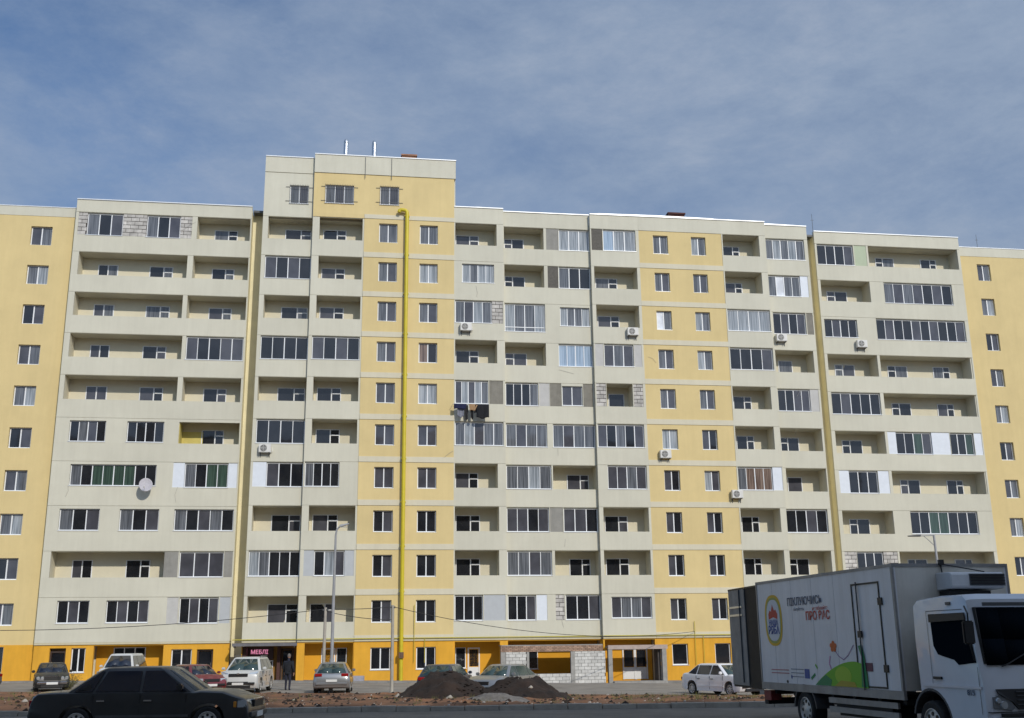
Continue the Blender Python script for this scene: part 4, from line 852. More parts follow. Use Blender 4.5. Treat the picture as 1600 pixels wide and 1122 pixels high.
    if plate:
        MB().box(x1, x1+.045, -.26, .26, .38, .49).build('number_plate', PLATE, r); MB().box(x0-.04, x0, -.26, .26, .55, .66).build('number_plate', PLATE, r)
    return r
NAVY = paint('black_blue_car_paint', (0.020, 0.021, 0.022), .34, .05, .3)
merc = car('black_sedan', (-8.02, 24.9, .395), 0, 'dusty black older saloon car in profile in the foreground, nose to the right', NAVY, L=4.72, W=1.74, H=1.45, hood=.915, deck=.94, belt=.945, wsb=1.18, wst=.42, rwt=-.84, rwb=-1.62,
    wx=(-1.30, 1.48), wr=.315, ar=.38, front=CGD, lamps='merc', nose=.62, headz=.66, doors=(-.98, .02, 1.0), tailz=.72, trim=mat('grey_cladding', (.075, .075, .075), .55, objco=True, var=.3, vscale=4))
MB().prism([(-1.33, -.828, .985), (-1.06, -.80, 1.10), (-1.00, -.795, .985)], (0, -.004, 0)).build('quarter_pillar', NAVY, merc)
MB().tube([(2.26, 0, .83), (2.26, 0, .90)], .006, 6).build('hood_emblem', CHROME, merc); MB().lathe([(.030, -.004), (.036, -.004), (.036, .004), (.030, .004), (.030, -.004)], 16, 'x', (2.26, 0, .93)).build('hood_emblem', CHROME, merc)
MB().tube([(-1.75, -.62, .93), (-1.86, -.62, 1.32)], .005, 5).build('antenna', BLACK, merc)
WH = paint('white_car_paint', (.62, .63, .62), .3, .15)
suv = car('white_crossover', (-13.0, 54.6, .2), R(-88), 'white crossover parked nose-out in front of the dark shop recess', WH, L=4.4, W=1.83, H=1.63, kind='hatch', hood=.99, deck=1.06, belt=1.02, wsb=1.2, wst=.35, rwt=-1.75, rwb=-2.05, nose=.78, headz=.84, wr=.35, ar=.42, wx=(-1.3, 1.35), front=CGR, glassm=CGL, tailz=.95, lamps='slant')
MB().box(2.08, 2.215, -.50, .50, .40, .56).build('lower_grille', BLACK, suv, bevel=.03, seg=2); MB().box(2.21, 2.245, -.06, .06, .84, .91).build('badge', CHROME, suv)
for s in (-1, 1): MB().tube([(-1.5, s*.62, 1.63), (-1.4, s*.62, 1.68), (.1, s*.62, 1.68), (.25, s*.62, 1.62)], .02, 6).build('roof_rail', DGREY, suv)
SILV = paint('silver_car_paint', (.30, .31, .32), .28, .12, metal=.5)
car('silver_hatchback', (-8.75, 54.2, .14), R(96), 'silver hatchback seen from behind, parked by the lamp post and short poles', SILV, L=4.1, W=1.74, H=1.44, kind='hatch', hood=.92, deck=.98, belt=.95, wsb=1.05, wst=.35, rwt=-1.3, rwb=-1.95, tailz=.86, glassm=CGR, wx=(-1.25, 1.3), scale=.98, doors=(-1.0, .0, .95))
car('silver_sedan', (-.55, 50.8, -.02), R(-118), 'silver saloon parked behind the right-hand soil heap beside the block porch', SILV, L=4.3, W=1.7, H=1.42, glassm=CGR, front=CGR, lamps='slant')
DBL = paint('dark_blue_car_paint', (.025, .03, .05), .3, .1)
car('dark_blue_hatchback', (-3.1, 50.2, .03), R(80), 'dark blue hatchback seen from behind, half hidden by the left soil heap', DBL, L=4.1, W=1.72, H=1.42, kind='hatch', hood=.92, deck=.98, belt=.95, rwt=-1.55, rwb=-1.95, tailz=.84, glassm=CGR)
car('white_sedan', (9.75, 53.2, -.17), R(-60), 'clean white saloon parked nose-out, partly hidden by the truck', paint('clean_white_paint', (.84, .84, .86), .2, .02), L=4.35, W=1.70, H=1.45, wsb=1.2, wst=.35, rwt=-1.05, rwb=-1.85, hood=.94, deck=1.0, belt=.95, lamps='slant', nose=.60, headz=.70, glassm=CGL, front=CGR)
car('old_black_sedan', (-22.6, 54.8, .33), R(-66), 'old black saloon with round twin headlamps parked facing out at the left', paint('faded_black_paint', (.016, .016, .016), .4, .05, .3), L=4.1, W=1.62, H=1.40, lamps='round', trim=CHROME, hood=.90, deck=.92, belt=.9, wst=.45, wsb=1.0, rwt=-.9, rwb=-1.45, scale=.96)
car('red_hatchback', (-14.95, 52.6, .23), R(-50), 'dark red small car behind the bonnet of the black saloon', paint('dark_red_paint', (.16, .012, .018), .3, .12), L=3.9, W=1.65, H=1.42, kind='hatch', hood=.9, deck=.95, rwt=-1.35, rwb=-1.8, trim=BLACK, scale=.92)
van = car('white_minivan', (-20.75, 59.5, .32), R(-84), 'white minivan whose roof shows above the black saloon', WH, L=4.4, W=1.8, H=1.82, kind='hatch', hood=1.05, deck=1.1, belt=1.08, wsb=1.35, wst=.75, rwt=-1.9, rwb=-2.1, tailz=1.0, nose=.8, headz=.82, scale=.95)
car('grey_sedan', (-27.3, 54.4, .36), R(172), 'grey saloon cut off by the left edge, showing one red tail lamp', paint('grey_car_paint', (.09, .09, .10), .35, .2), L=4.4, W=1.72, H=1.43)

# ------------------------------------------------------------------ refrigerated truck
TW = mat('truck_white_panel', (.76, .755, .77), .35, var=.08, vscale=.8, objco=True, streak=.14); TC = mat('truck_cab_paint', (.66, .69, .74), .25, coat=.6, var=.05, vscale=1.5, objco=True)
TF = mat('truck_front_panel', (.72, .68, .60), .5, var=.12, vscale=1, objco=True, streak=.15); TS = mat('truck_rail', (.33, .32, .31), .5, metal=.3, objco=True, var=.2, vscale=3, streak=.2)
tr = empty('delivery_truck', (7.14, 20.86, .36), R(-78.3), 'white refrigerated delivery truck with a green hill graphic and open rear doors, at the right', 'truck')
G0 = -.36
LB = -6.22; BT, BB = 3.60+G0, 1.13+G0   # box top and bottom in local z
Wb = 2.45
# box: local x forward, +y to the far side (0 = near side face)
bx = MB(); t_ = .07
bx.box(LB, 0, 0, t_, BB+.16, BT); bx.box(LB, 0, Wb-t_, Wb, BB+.16, BT); bx.box(LB, -t_, t_, Wb-t_, BT-t_, BT-.001); bx.box(LB, -t_, t_, Wb-t_, BB+.16, BB+.26)
bx.build('cargo_box', TW, tr)
MB().box(-t_+.001, .0, t_, Wb-t_, BB+.16, BT-.002).build('front_bulkhead', TF, tr)
MB().box(LB-.01, .02, -.012, .05, BB, BB+.158).box(LB-.01, .02, Wb-.05, Wb+.012, BB, BB+.158).build('side_rail', TS, tr)
e = MB()
for y0, y1 in ((-.012, .03), (Wb-.03, Wb+.012)):
    e.box(LB-.012, .012, y0, y1, BT-.05, BT+.01); e.box(-.05, .012, y0, y1, BB+.16, BT-.05); e.box(LB-.012, LB+.05, y0, y1, BB+.16, BT-.05)
e.box(-.03, .014, .03, Wb-.03, BT-.05, BT+.011).box(LB-.013, LB+.03, .03, Wb-.03, BT-.06, BT+.009)
e.build('edge_trim', TS, tr)
INK = lambda n, c: mat('print_'+n, c, .5)
sm_ = MB()
for x in (-5.35, -4.35, -3.35, -2.35): sm_.box(x-.004, x+.004, -.002, .003, BB+.16, BT-.05)
sm_.build('panel_seam', INK('seam', (.4, .4, .42)), tr)
# side door with black frame
dx0, dx1, dz0, dz1 = -1.60, -.52, 1.31+G0, 3.31+G0
d = MB(); w = .035
d.box(dx0, dx1, -.016, -.002, dz0, dz0+w).box(dx0, dx1, -.016, -.002, dz1-w, dz1).box(dx0, dx0+w, -.016, -.002, dz0+w, dz1-w).box(dx1-w, dx1, -.016, -.002, dz0+w, dz1-w)
sdoor = d.build('side_door', BLACK, tr)
MB().tube([(dx0+.25, -.035, dz0-.05), (dx0+.25, -.035, dz1+.03)], .014, 6).build('lock_rod', DGREY, sdoor)
MB().box(dx0+.18, dx0+.32, -.05, -.02, dz0+.95, dz0+1.08).build('latch', BLACK, sdoor)
for z in (dz0+.3, dz1-.45): MB().box(dx1-.06, dx1+.09, -.03, -.004, z, z+.14).build('hinge', BLACK, sdoor)
MB().box(-1.33, -1.02, -.012, -.003, 1.62+G0, 1.78+G0).build('door_sticker', INK('maroon', (.12, .03, .06)), tr)
# printed graphics (flat)
def flat(name, pts, m, y=-.004): return MB().prism([(x, y, z+G0) for x, z in pts], (0, -.0015, 0)).build(name, m, tr)
def ell(cx, cz, a, b, n=36, p=2.0): 
    o = []
    for i in range(n):
        t = 2*math.pi*i/n; c, s = math.cos(t), math.sin(t); o.append((cx+a*math.copysign(abs(c)**(2/p), c), cz+b*math.copysign(abs(s)**(2/p), s)))
    return o
PY, PR, PB_, PG, PW, PT, PP = INK('yellow', (.70, .42, .02)), INK('red', (.50, .03, .02)), INK('blue', (.03, .08, .30)), INK('green', (.16, .46, .015)), INK('white', (.66, .66, .68)), INK('teal', (.01, .22, .08)), INK('orange', (.62, .12, .02))
cx, cz = -5.35, 2.69
flat('logo_ring', ell(cx, cz, .46, .58, p=2.6), PY); flat('logo_ring', ell(cx, cz, .40, .52, p=2.6), INK('ring_green', (.35, .36, .08)), -.006); flat('logo_field', ell(cx, cz, .35, .47, p=2.6), PW, -.008)
flat('logo_crest', [(cx-.24, cz+.02), (cx-.25, cz+.14), (cx-.17, cz+.23), (cx-.10, cz+.20), (cx-.02, cz+.36), (cx+.07, cz+.22), (cx+.15, cz+.24), (cx+.24, cz+.14), (cx+.23, cz+.02), (cx, cz+.07)], PR, -.0105)
RX = (R(90), 0, 0)
def ttext(n, s, m, size, x, z, sx=1.0, bold=.0, rot=0): return text(n, s, m, size, (x, -.0135, z+G0), (R(90), R(rot), 0), tr, .001, sx, bold)
ttext('logo_lettering', 'НАША', PB_, .17, cx, cz-.06, .95, .006); ttext('logo_lettering', 'РЯБА', PB_, .24, cx, cz-.23, .95, .008)
ttext('slogan_lettering', 'ПІКЛУЮЧИСЬ', INK('slate', (.05, .09, .16)), .24, -3.72, 3.06, 1.0, .003); ttext('slogan_lettering', 'піклуйтесь', INK('slate', (.05, .09, .16)), .10, -4.0, 2.90, 1.0); ttext('slogan_lettering', 'не забувайте', PR, .11, -3.0, 2.89, 1.0)
ttext('slogan_lettering', 'ПРО ВАС', PR, .25, -3.13, 2.73, 1.0, .004)
hz0 = 1.30
hill = [(-3.45, hz0)]+[(-3.45+1.75*i/14, hz0+.50*math.sin(math.pi/2*i/14)**.9) for i in range(1, 15)]+[(-1.45, 1.77), (-1.25, 1.62), (-1.22, hz0)]
flat('hill_print', hill, PG, -.0165); flat('hill_shade', [(-3.45, hz0), (-3.2, hz0+.12), (-2.95, hz0+.22), (-2.7, hz0+.12), (-2.75, hz0)], PT, -.019); flat('hill_shade', ell(-2.2, 1.52, .34, .18), INK('lime', (.34, .55, .03)), -.019)
flat('hill_shade', [(-2.6, hz0+.002), (-2.3, hz0+.12), (-1.75, hz0+.10), (-1.65, hz0+.002)], INK('leaf_gold', (.42, .34, .03)), -.0215)
flat('sprout_print', [(-1.48, hz0+.02), (-1.40, 1.9), (-1.5, 2.1), (-1.36, 2.12), (-1.28, 1.9), (-1.22, hz0+.02)], PT, -.022)
fl_ = flat('flower_print', ell(-2.55, 2.08, .11, .07), PP)
for a in range(5): flat('flower_print', ell(-2.55+.09*math.cos(a*1.257+.3), 2.09+.07*math.sin(a*1.257+.3), .06, .05, 10), PP, -.0062-a*.0004)
def stroke(pts, wd, m, y=-.005):
    for (xa, za), (xb, zb) in zip(pts[:-1], pts[1:]):
        dx, dz = xb-xa, zb-za; l_ = math.hypot(dx, dz); nx, nz = -dz/l_*wd, dx/l_*wd
        flat('stem_print', [(xa-nx, za-nz), (xb-nx, zb-nz), (xb+nx, zb+nz), (xa+nx, za+nz)], m, y); y -= .0002
stroke([(-2.5, 2.02), (-2.35, 1.9), (-2.15, 1.83), (-1.95, 1.92), (-1.7, 2.12)], .009, INK('violet', (.30, .16, .30))); stroke([(-2.72, 1.9), (-2.78, 1.75), (-2.7, 1.62)], .016, INK('pink', (.52, .16, .38))); stroke([(-3.65, 1.42), (-3.45, 1.52)], .03, PT); stroke([(-3.42, 1.72), (-3.33, 1.64)], .022, PG)
for k, z in enumerate((1.57, 1.50)): flat('fine_print', [(-5.65, z), (-4.72, z), (-4.72, z+.022), (-5.65, z+.022)], INK('rose', (.42, .16, .18)))
for k, z in enumerate((1.60, 1.52, 1.44)): flat('fine_print', [(-4.62, z), (-3.98, z), (-3.98, z+.014), (-4.62, z+.014)], INK('slate', (.05, .09, .16)))
flat('fine_print', [(-3.95, 1.42), (-3.72, 1.42), (-3.72, 1.62), (-3.95, 1.62)], PB_); flat('fine_print', ell(-4.83, 1.33, .05, .035, 12), BLACK); flat('fine_print', ell(-4.6, 1.44, .035, .045, 12), PB_)
# rear doors swung back
rd = MB(); ang = R(9)
dd = empty('rear_door', (LB-.02, .03, 0)); dd.parent = tr; dd.rotation_euler = (0, 0, R(-5))
MB().box(-2.25, 0, 0, .06, BB-.02, BT-.06).build('door_leaf', mat('rear_door_inner', (.020, .015, .012), .7, var=.4, vscale=2, objco=True), dd)
MB().box(-2.27, -1.0, -.012, .03, BB+.03, BT-.09).build('door_edge_panel', mat('rear_door_grey', (.34, .32, .30), .6, var=.25, vscale=2, objco=True, streak=.3), dd)
for z in (BT-.55, BT-.75): MB().box(-2.26, -1.2, -.03, -.013, z, z+.05).build('hinge_strap', GALV, dd)
MB().tube([(-1.35, -.03, BB+.1), (-1.35, -.03, BT-.1)], .018, 6).build('lock_rod', DGREY, dd); MB().tube([(-.95, -.012, BB+.1), (-.95, -.012, BT-.1)], .018, 6).build('lock_rod', DGREY, dd)
MB().box(-2.27, 0, -.02, .09, BT-.09, BT-.05).build('top_seal', BLACK, dd)
dd2 = empty('rear_door', (LB-.02, Wb-.06, 0)); dd2.parent = tr
MB().box(-1.2, 0, 0, .06, BB+.05, BT-.08).build('door_leaf', MATS['rear_door_inner'], dd2)
# chassis
FR = mat('chassis_black', (.018, .018, .02), .7, var=.4, vscale=3, objco=True)
c = MB().box(LB+.1, 2.0, .75, .85, BB-.28, BB-.02).box(LB+.1, 2.0, 1.6, 1.7, BB-.28, BB-.02)
for x in (-5.9, -4.9, -3.1, -2.2, -1.2, -.3): c.box(x, x+.12, .15, 2.3, BB-.10, BB-.005)
c.build('chassis', FR, tr)
MB().box(-2.9, -.6, .12, .62, .35, BB-.12).build('fuel_tank', FR, tr, bevel=.06, seg=2)
g_ = MB()
for z in (.42, .60): g_.box(-3.0, -.3, .03, .08, z, z+.11)
g_.build('side_guard', TS, tr); MB().box(LB-.15, LB+.05, .1, 2.35, .42, .56).build('rear_bumper', FR, tr)
for y in (.22, 2.1): MB().box(LB-.17, LB-.10, y, y+.28, .58, .70).build('tail_light', TAIL, tr)
MB().box(LB-.3, LB-.05, .05, 2.4, BB-.14, BB-.04).build('tail_step', TS, tr)
for x in (-4.05, .78):
    for y, s in ((.16, -1), (Wb-.16, 1)):
        wheel(tr, x, y, .40, .26 if x > 0 else .34, s, holes=8, dark=False)
def mudguard(cx, r0, a0, a1, y0, y1, cz, name, m):
    o = MB(); n = 14; pts = [(cx+r0*math.cos(a0+(a1-a0)*i/n), cz+r0*math.sin(a0+(a1-a0)*i/n)) for i in range(n+1)]; pts2 = [(cx+(r0+.04)*math.cos(a0+(a1-a0)*i/n), cz+(r0+.04)*math.sin(a0+(a1-a0)*i/n)) for i in range(n+1)]
    for i in range(n): o.prism([(pts[i][0], y0, pts[i][1]), (pts[i+1][0], y0, pts[i+1][1]), (pts2[i+1][0], y0, pts2[i+1][1]), (pts2[i][0], y0, pts2[i][1])], (0, y1-y0, 0))
    return o.build(name, m, tr)
GF = mat('grey_mudguard', (.07, .072, .078), .6, objco=True, var=.3, vscale=3)
mudguard(-4.05, .50, R(5), R(175), .0, .42, .40, 'mudguard', GF); mudguard(-4.05, .50, R(5), R(175), Wb-.42, Wb, .40, 'mudguard', GF)
# cab : side outline with arch, carried over the width
fx = 2.30; zf = lambda z: z+G0
side = [(.50, zf(1.28)), (.47, zf(2.2)), (.50, zf(2.84)), (.62, zf(2.92)), (1.3, zf(2.955)), (2.02, zf(2.95)), (2.13, zf(2.86)), (2.22, zf(2.3)), (2.30, zf(1.74)), (2.36, zf(1.45)), (2.38, zf(1.02)), (2.36, zf(.72)), (1.52, zf(.72))]
cxw, czw, ra = .78, .40, .57
arch_ = [(cxw+ra*math.cos(t), czw+ra*math.sin(t)) for t in [R(2)+R(150)*i/12 for i in range(13)]]
side = side+[(p[0], max(p[1], zf(.72))) for p in arch_ if p[0] > .5]
# taper slices
ysl = [(.06, .10, .06), (.075, .04, .03), (.14, .012, .008), (.35, .0, .0), (Wb-.35, .0, .0), (Wb-.14, .012, .008), (Wb-.075, .04, .03), (Wb-.06, .10, .06)]
b = MB(); n = len(side)
for y, ein, dr in ysl:
    for x, z in side:
        k = sm((x-1.9)/.4); kz = sm((z-zf(2.7))/.2); b.v.append((x-ein*k, y, z-dr*kz))
for j in range(len(ysl)-1):
    for i in range(n): k = (i+1) % n; b.f.append((j*n+i, j*n+k, (j+1)*n+k, (j+1)*n+i))
b.f.append(tuple(range(n))[::-1]); b.f.append(tuple((len(ysl)-1)*n+i for i in range(n)))
cab = b.build('cab', TC, tr, auto=35)
TG = mat('truck_glass', (.006, .009, .013), .12, spec=.0)
TG.node_tree.nodes['Principled BSDF'].inputs['IOR'].default_value = 1.2
def sidewin(y, s):
    pts = [(1.02, 2.60), (2.02, 2.60), (2.14, 2.30), (2.22, 1.82), (1.74, 1.78), (1.62, 1.86), (1.40, 1.90), (1.15, 1.95), (1.04, 2.10)]
    w_ = MB().prism([(x, y, zf(z)) for x, z in pts], (0, s*.012, 0)).build('door_window', TG, tr)
    MB().prism([(x, y+s*.014, zf(z)) for x, z in [(1.0, 2.64), (2.06, 2.64), (2.08, 2.52), (1.0, 2.50)]], (0, s*.02, 0)).build('wind_deflector', BLACK, tr)
sidewin(.060, -1); sidewin(Wb-.060, 1)
ws = MB()
# windscreen wraps the front plane
def fpt(y, z):
    zz = z; x = 2.13+(2.30-2.13)*(1-(zz-1.74)/(2.86-1.74)) if zz >= 1.74 else 2.30
    return (x+.012, y, zf(zz))
yb = [.20, .6, 1.2, 1.85, Wb-.20]
rows = [[fpt(y, z) for y in yb] for z in (1.78, 2.2, 2.72)]
for j in range(2):
    for i in range(4): ws.poly([rows[j][i], rows[j][i+1], rows[j+1][i+1], rows[j+1][i]])
wo_ = ws.build('windscreen', TG, tr, smooth=True); wm = wo_.modifiers.new('solid', 'SOLIDIFY'); wm.thickness = .02; wm.offset = -.5
cp = MB().tube([(2.27, .18, zf(1.80)), (2.16, .17, zf(2.72))], .03, 8).build('corner_pillar_trim', BLACK, tr)
MB().prism([(2.385, .62, zf(1.08)), (2.385, Wb-.62, zf(1.08)), (2.385, Wb-.52, zf(1.20)), (2.375, Wb-.28, zf(1.33)), (2.36, Wb-.26, zf(1.40)), (2.36, .26, zf(1.40)), (2.375, .28, zf(1.33)), (2.385, .52, zf(1.20))], (.03, 0, 0)).build('grille', BLACK, tr)
gg = MB()
for z in (1.15, 1.22, 1.29, 1.35): gg.box(2.40, 2.43, .60, Wb-.60, zf(z), zf(z)+.014)
gg.build('grille_slat', DGREY, tr)
MB().lathe([(.09, 0), (.10, .012), (.115, .012), (.12, 0), (.115, -.01)], 24, 'x', (2.43, Wb/2, zf(1.27))).build('round_emblem', CHROME, tr)
MB().box(2.34, 2.46, .08, Wb-.08, zf(.50), zf(.96)).build('bumper', mat('bumper_grey', (.42, .43, .46), .45, objco=True, var=.1, vscale=2), tr, bevel=.03, seg=2)
MB().box(2.38, 2.45, .30, Wb-.30, zf(.965), zf(1.02)).build('bumper_gap', BLACK, tr)
for s_, ya in ((1, 0), (-1, Wb)):
    py = lambda v: ya+s_*v
    MB().prism([(2.372, py(.17), zf(1.10)), (2.385, py(.50), zf(1.06)), (2.385, py(.57), zf(1.12)), (2.38, py(.47), zf(1.24)), (2.37, py(.30), zf(1.31)), (2.36, py(.18), zf(1.28))], (.02, 0, 0)).build('headlight', mat('lamp_lens_grey', (.16, .17, .18), .1, spec=.8), tr, bevel=.008, seg=1)
    MB().lathe([(.001, .03), (.06, .028), (.07, 0)], 16, 'x', (2.39, py(.36), zf(1.15))).build('lamp_reflector', HEAD, tr); MB().lathe([(.001, .03), (.04, .028), (.05, 0)], 16, 'x', (2.385, py(.27), zf(1.22))).build('lamp_reflector', HEAD, tr)
for y, s in ((.055, -1), (Wb-.055, 1)):
    MB().box(.96, 1.20, y, y+s*.03, zf(1.53), zf(1.575)).build('door_handle', BLACK, tr); MB().box(1.55, 1.68, y, y+s*.02, zf(2.78), zf(2.83)).build('marker_lamp', DGREY, tr)
    dgp = MB(); dgp.box(2.245, 2.255, y-.004, y+s*.005, zf(1.0), zf(1.75)); dgp.box(.90, .908, y-.004, y+s*.005, zf(1.45), zf(2.7)); dgp.box(.908, 2.0, y-.004, y+s*.005, zf(2.69), zf(2.70)); dgp.build('door_gap', BLACK, tr)
    MB().box(.60, 2.3, y, y+s*.018, zf(1.40), zf(1.44)).build('door_crease', TC, tr)
    mudguard(.78, .57, R(0), R(165), min(y, y-s*.45), max(y, y-s*.45)+.02, .40, 'wheel_arch', GF)
ttext_ = text('badge_lettering', '815', INK('slate', (.05, .09, .16)), .12, (2.0, .045, zf(1.33)), RX, tr, .002, 1.2, .002)
MB().box(.10, .46, .30, 2.15, BB-.1, BB+1.0).build('engine_back', FR, tr); MB().tube([(.25, .35, BB), (.25, .35, BB+1.5)], .06, 8).build('intake_stack', FR, tr)
wp = MB()
for y in (.45, 1.25): wp.tube([(2.335, y, zf(1.76)), (2.345, y+.12, zf(1.80)), (2.30, y+.62, zf(2.02))], .012, 6)
wp.build('wiper', BLACK, tr)
for y, s in ((.02, -1), (Wb-.02, 1)):
    MB().tube([(2.12, y, zf(2.74)), (2.34, y+s*.10, zf(2.62)), (2.36, y+s*.12, zf(2.10)), (2.24, y, zf(1.86))], .016, 6).build('mirror_arm', BLACK, tr)
    MB().box(2.31, 2.38, y+s*.02, y+s*.22, zf(2.12), zf(2.50)).build('mirror', BLACK, tr, bevel=.02, seg=2)
MB().box(2.24, 2.26, .28, Wb-.28, zf(2.74), zf(2.80)).build('visor_strip', DGREY, tr)
MB().box(2.372, 2.386, .07, Wb-.07, zf(1.03), zf(1.045)).build('panel_gap', BLACK, tr)
# roof fridge unit on the bulkhead
FU = mat('fridge_unit', (.60, .60, .60), .4, objco=True, var=.08, vscale=2, streak=.1)
fu = MB().prism([(.0, .90, zf(3.10)), (.46, .90, zf(3.12)), (.50, .90, zf(3.16)), (.50, .90, zf(3.38)), (.46, .90, zf(3.42)), (0, .90, zf(3.43))], (0, 1.12, 0)).build('cooling_unit', FU, tr, bevel=.015, seg=1)
gs = MB()
for k in range(4): gs.box(.512, .545, 1.30, 2.0, zf(3.20+k*.052), zf(3.215+k*.052))
gs.build('cooling_grille', BLACK, fu)
MB().box(.495, .51, 1.28, 2.02, zf(3.17), zf(3.39)).build('grille_backing', DGREY, fu)
MB().box(.02, .35, .94, 1.80, zf(2.86), zf(3.09)).build('compressor_box', FR, tr)
MB().tube([(.02, 1.02, zf(3.62)), (.05, 1.02, zf(3.44))], .015, 6).tube([(.02, 1.02, zf(3.60)), (.3, 1.75, zf(3.44))], .012, 6).build('hoist_rope', BLACK, tr); MB().box(0, .06, .98, 1.08, zf(3.58), zf(3.68)).build('roof_hook', BLACK, tr)
# small bits fixed under the tail of the truck
MB().box(LB-.02, LB+.35, .04, .30, .52, .74).build('tool_box', mat('faded_red_box', (.22, .03, .03), .6, objco=True, var=.3, vscale=6), tr)

# ------------------------------------------------------------------ person
def skin_obj(name, pts, edges, rad, m, parent=None, root=0, sub=2):
    me = bpy.data.meshes.new(name); me.from_pydata(pts, edges, []); me.update(); me.materials.append(m)
    o = bpy.data.objects.new(name, me); COL.objects.link(o); o.parent = parent
    md = o.modifiers.new('skin', 'SKIN'); md.use_smooth_shade = True
    sv = me.skin_vertices[0].data
    for i, r in enumerate(rad): sv[i].radius = r if isinstance(r, tuple) else (r, r)
    sv[root].use_root = True
    s = o.modifiers.new('sub', 'SUBSURF'); s.levels = sub; s.render_levels = sub
    dg = bpy.context.evaluated_depsgraph_get(); dg.update(); me2 = bpy.data.meshes.new_from_object(o.evaluated_get(dg)); o.modifiers.clear(); o.data = me2
    me2.polygons.foreach_set('use_smooth', [True]*len(me2.polygons)); return o
SK = mat('skin', (.42, .24, .17), .6); COAT = mat('black_coat_cloth', (.014, .016, .022), .9, var=.3, vscale=8, objco=True); TROU = mat('dark_trousers_cloth', (.02, .022, .04), .9); HAIR = mat('grey_hair', (.16, .14, .125), .9, var=.3, vscale=30, objco=True)
pe = empty('person', (-11.45, 56.6, .12), R(75), 'person in a long black coat and dark trousers standing by the shop doorway', 'person')
P = [(0, 0, .93), (0, 0, 1.12), (0, 0, 1.35), (0.01, 0, 1.47), (.03, 0, 1.56), (.05, 0, 1.64),
     (0, .10, .88), (.03, .11, .49), (0, .11, .10), (.14, .12, .04), (0, -.10, .88), (.0, -.11, .49), (-.04, -.11, .10), (.10, -.12, .04),
     (0, .20, 1.41), (-.02, .27, 1.13), (.12, .26, .92), (0, -.20, 1.41), (-.03, -.27, 1.13), (.10, -.26, .90)]
E_ = [(0, 1), (1, 2), (2, 3), (3, 4), (4, 5), (0, 6), (6, 7), (7, 8), (8, 9), (0, 10), (10, 11), (11, 12), (12, 13), (2, 14), (14, 15), (15, 16), (2, 17), (17, 18), (18, 19)]
rad = [(.13, .17), (.12, .15), (.12, .18), (.07, .08), (.055, .055), (.05, .05), .095, .065, .045, (.045, .05), .095, .065, .045, (.045, .05), .065, .05, .035, .065, .05, .035]
skin_obj('body', P, E_, rad, TROU, pe)
skin_obj('coat', [(0, 0, .78), (0, 0, .95), (0, 0, 1.15), (0, 0, 1.36), (.01, 0, 1.47), (0, .20, 1.42), (-.02, .28, 1.14), (.11, .27, .95), (0, -.20, 1.42), (-.03, -.28, 1.14), (.09, -.27, .93)],
         [(0, 1), (1, 2), (2, 3), (3, 4), (3, 5), (5, 6), (6, 7), (3, 8), (8, 9), (9, 10)], [(.16, .21), (.16, .20), (.145, .18), (.145, .20), (.08, .085), .08, .068, .055, .08, .068, .055], COAT, pe, root=2)
hd_ = MB(); ns, nr = 16, 12
for j in range(nr+1):
    t = math.pi*j/nr
    for i in range(ns):
        a = 2*math.pi*i/ns; x, y, z = math.sin(t)*math.cos(a), math.sin(t)*math.sin(a), math.cos(t)
        jaw = 1-.25*max(0, -z)**1.5; nose_ = .016*math.exp(-((z+.12)/.18)**2)*max(0, x)**12
        hd_.v.append((.10*x*jaw+nose_*1.4+.055, .077*y*jaw, .125*z+1.70))
for j in range(nr):
    for i in range(ns): k = (i+1) % ns; hd_.f.append((j*ns+i, (j+1)*ns+i, (j+1)*ns+k, j*ns+k))
hd_.build('head', SK, pe, smooth=True)
hr = MB()
for j in range(8):
    t = math.pi*.56*j/7
    for i in range(ns):
        a = 2*math.pi*i/ns; x, y, z = math.sin(t)*math.cos(a), math.sin(t)*math.sin(a), math.cos(t)
        z2 = z if x < .25 else max(z, .42); hr.v.append((.107*min(x, .72)+.048, .084*y, .132*z2+1.705))
for j in range(7):
    for i in range(ns): k = (i+1) % ns; hr.f.append((j*ns+i, (j+1)*ns+i, (j+1)*ns+k, j*ns+k))
hr.build('hair', HAIR, pe, smooth=True)
ft = MB()
for s in (-1, 1): ft.box(.148, .156, s*.03-.012, s*.03+.012, 1.705, 1.715)
ft.box(.150, .157, -.025, .025, 1.632, 1.640); ft.build('face_features', BLACK, pe)
for s in (-1, 1):
    MB().lathe([(.001, .012), (.02, .008), (.022, 0)], 10, 'y', (.05, s*.078, 1.69)).build('ear', SK, pe)
    hx, hy, hz = (.12, .26, .90) if s > 0 else (.10, -.26, .88)
    hp = [(hx-.01, hy, hz+.04), (hx+.01, hy, hz-.02), (hx+.02, hy, hz-.06)]; he = [(0, 1), (1, 2)]; hrd = [.026, (.035, .018), (.034, .016)]
    for k, (o_, ln) in enumerate(((-.027, .065), (-.009, .078), (.009, .074), (.026, .058))):
        b0 = len(hp); hp += [(hx+.02+o_, hy, hz-.07), (hx+.025+o_, hy-s*.008, hz-.07-ln*.55), (hx+.02+o_, hy-s*.022, hz-.07-ln)]; he += [(2, b0), (b0, b0+1), (b0+1, b0+2)]; hrd += [.0095, .009, .0075]
    b0 = len(hp); hp += [(hx+.045, hy-s*.012, hz-.03), (hx+.058, hy-s*.02, hz-.06)]; he += [(1, b0), (b0, b0+1)]; hrd += [.011, .009]
    skin_obj('hand', hp, he, hrd, SK, pe, root=1, sub=1)
    MB().box(-.06 if s < 0 else -.02, .21 if s > 0 else .17, s*.12-.048, s*.12+.048, 0, .075).build('shoe', BLACK, pe, bevel=.03, seg=2)

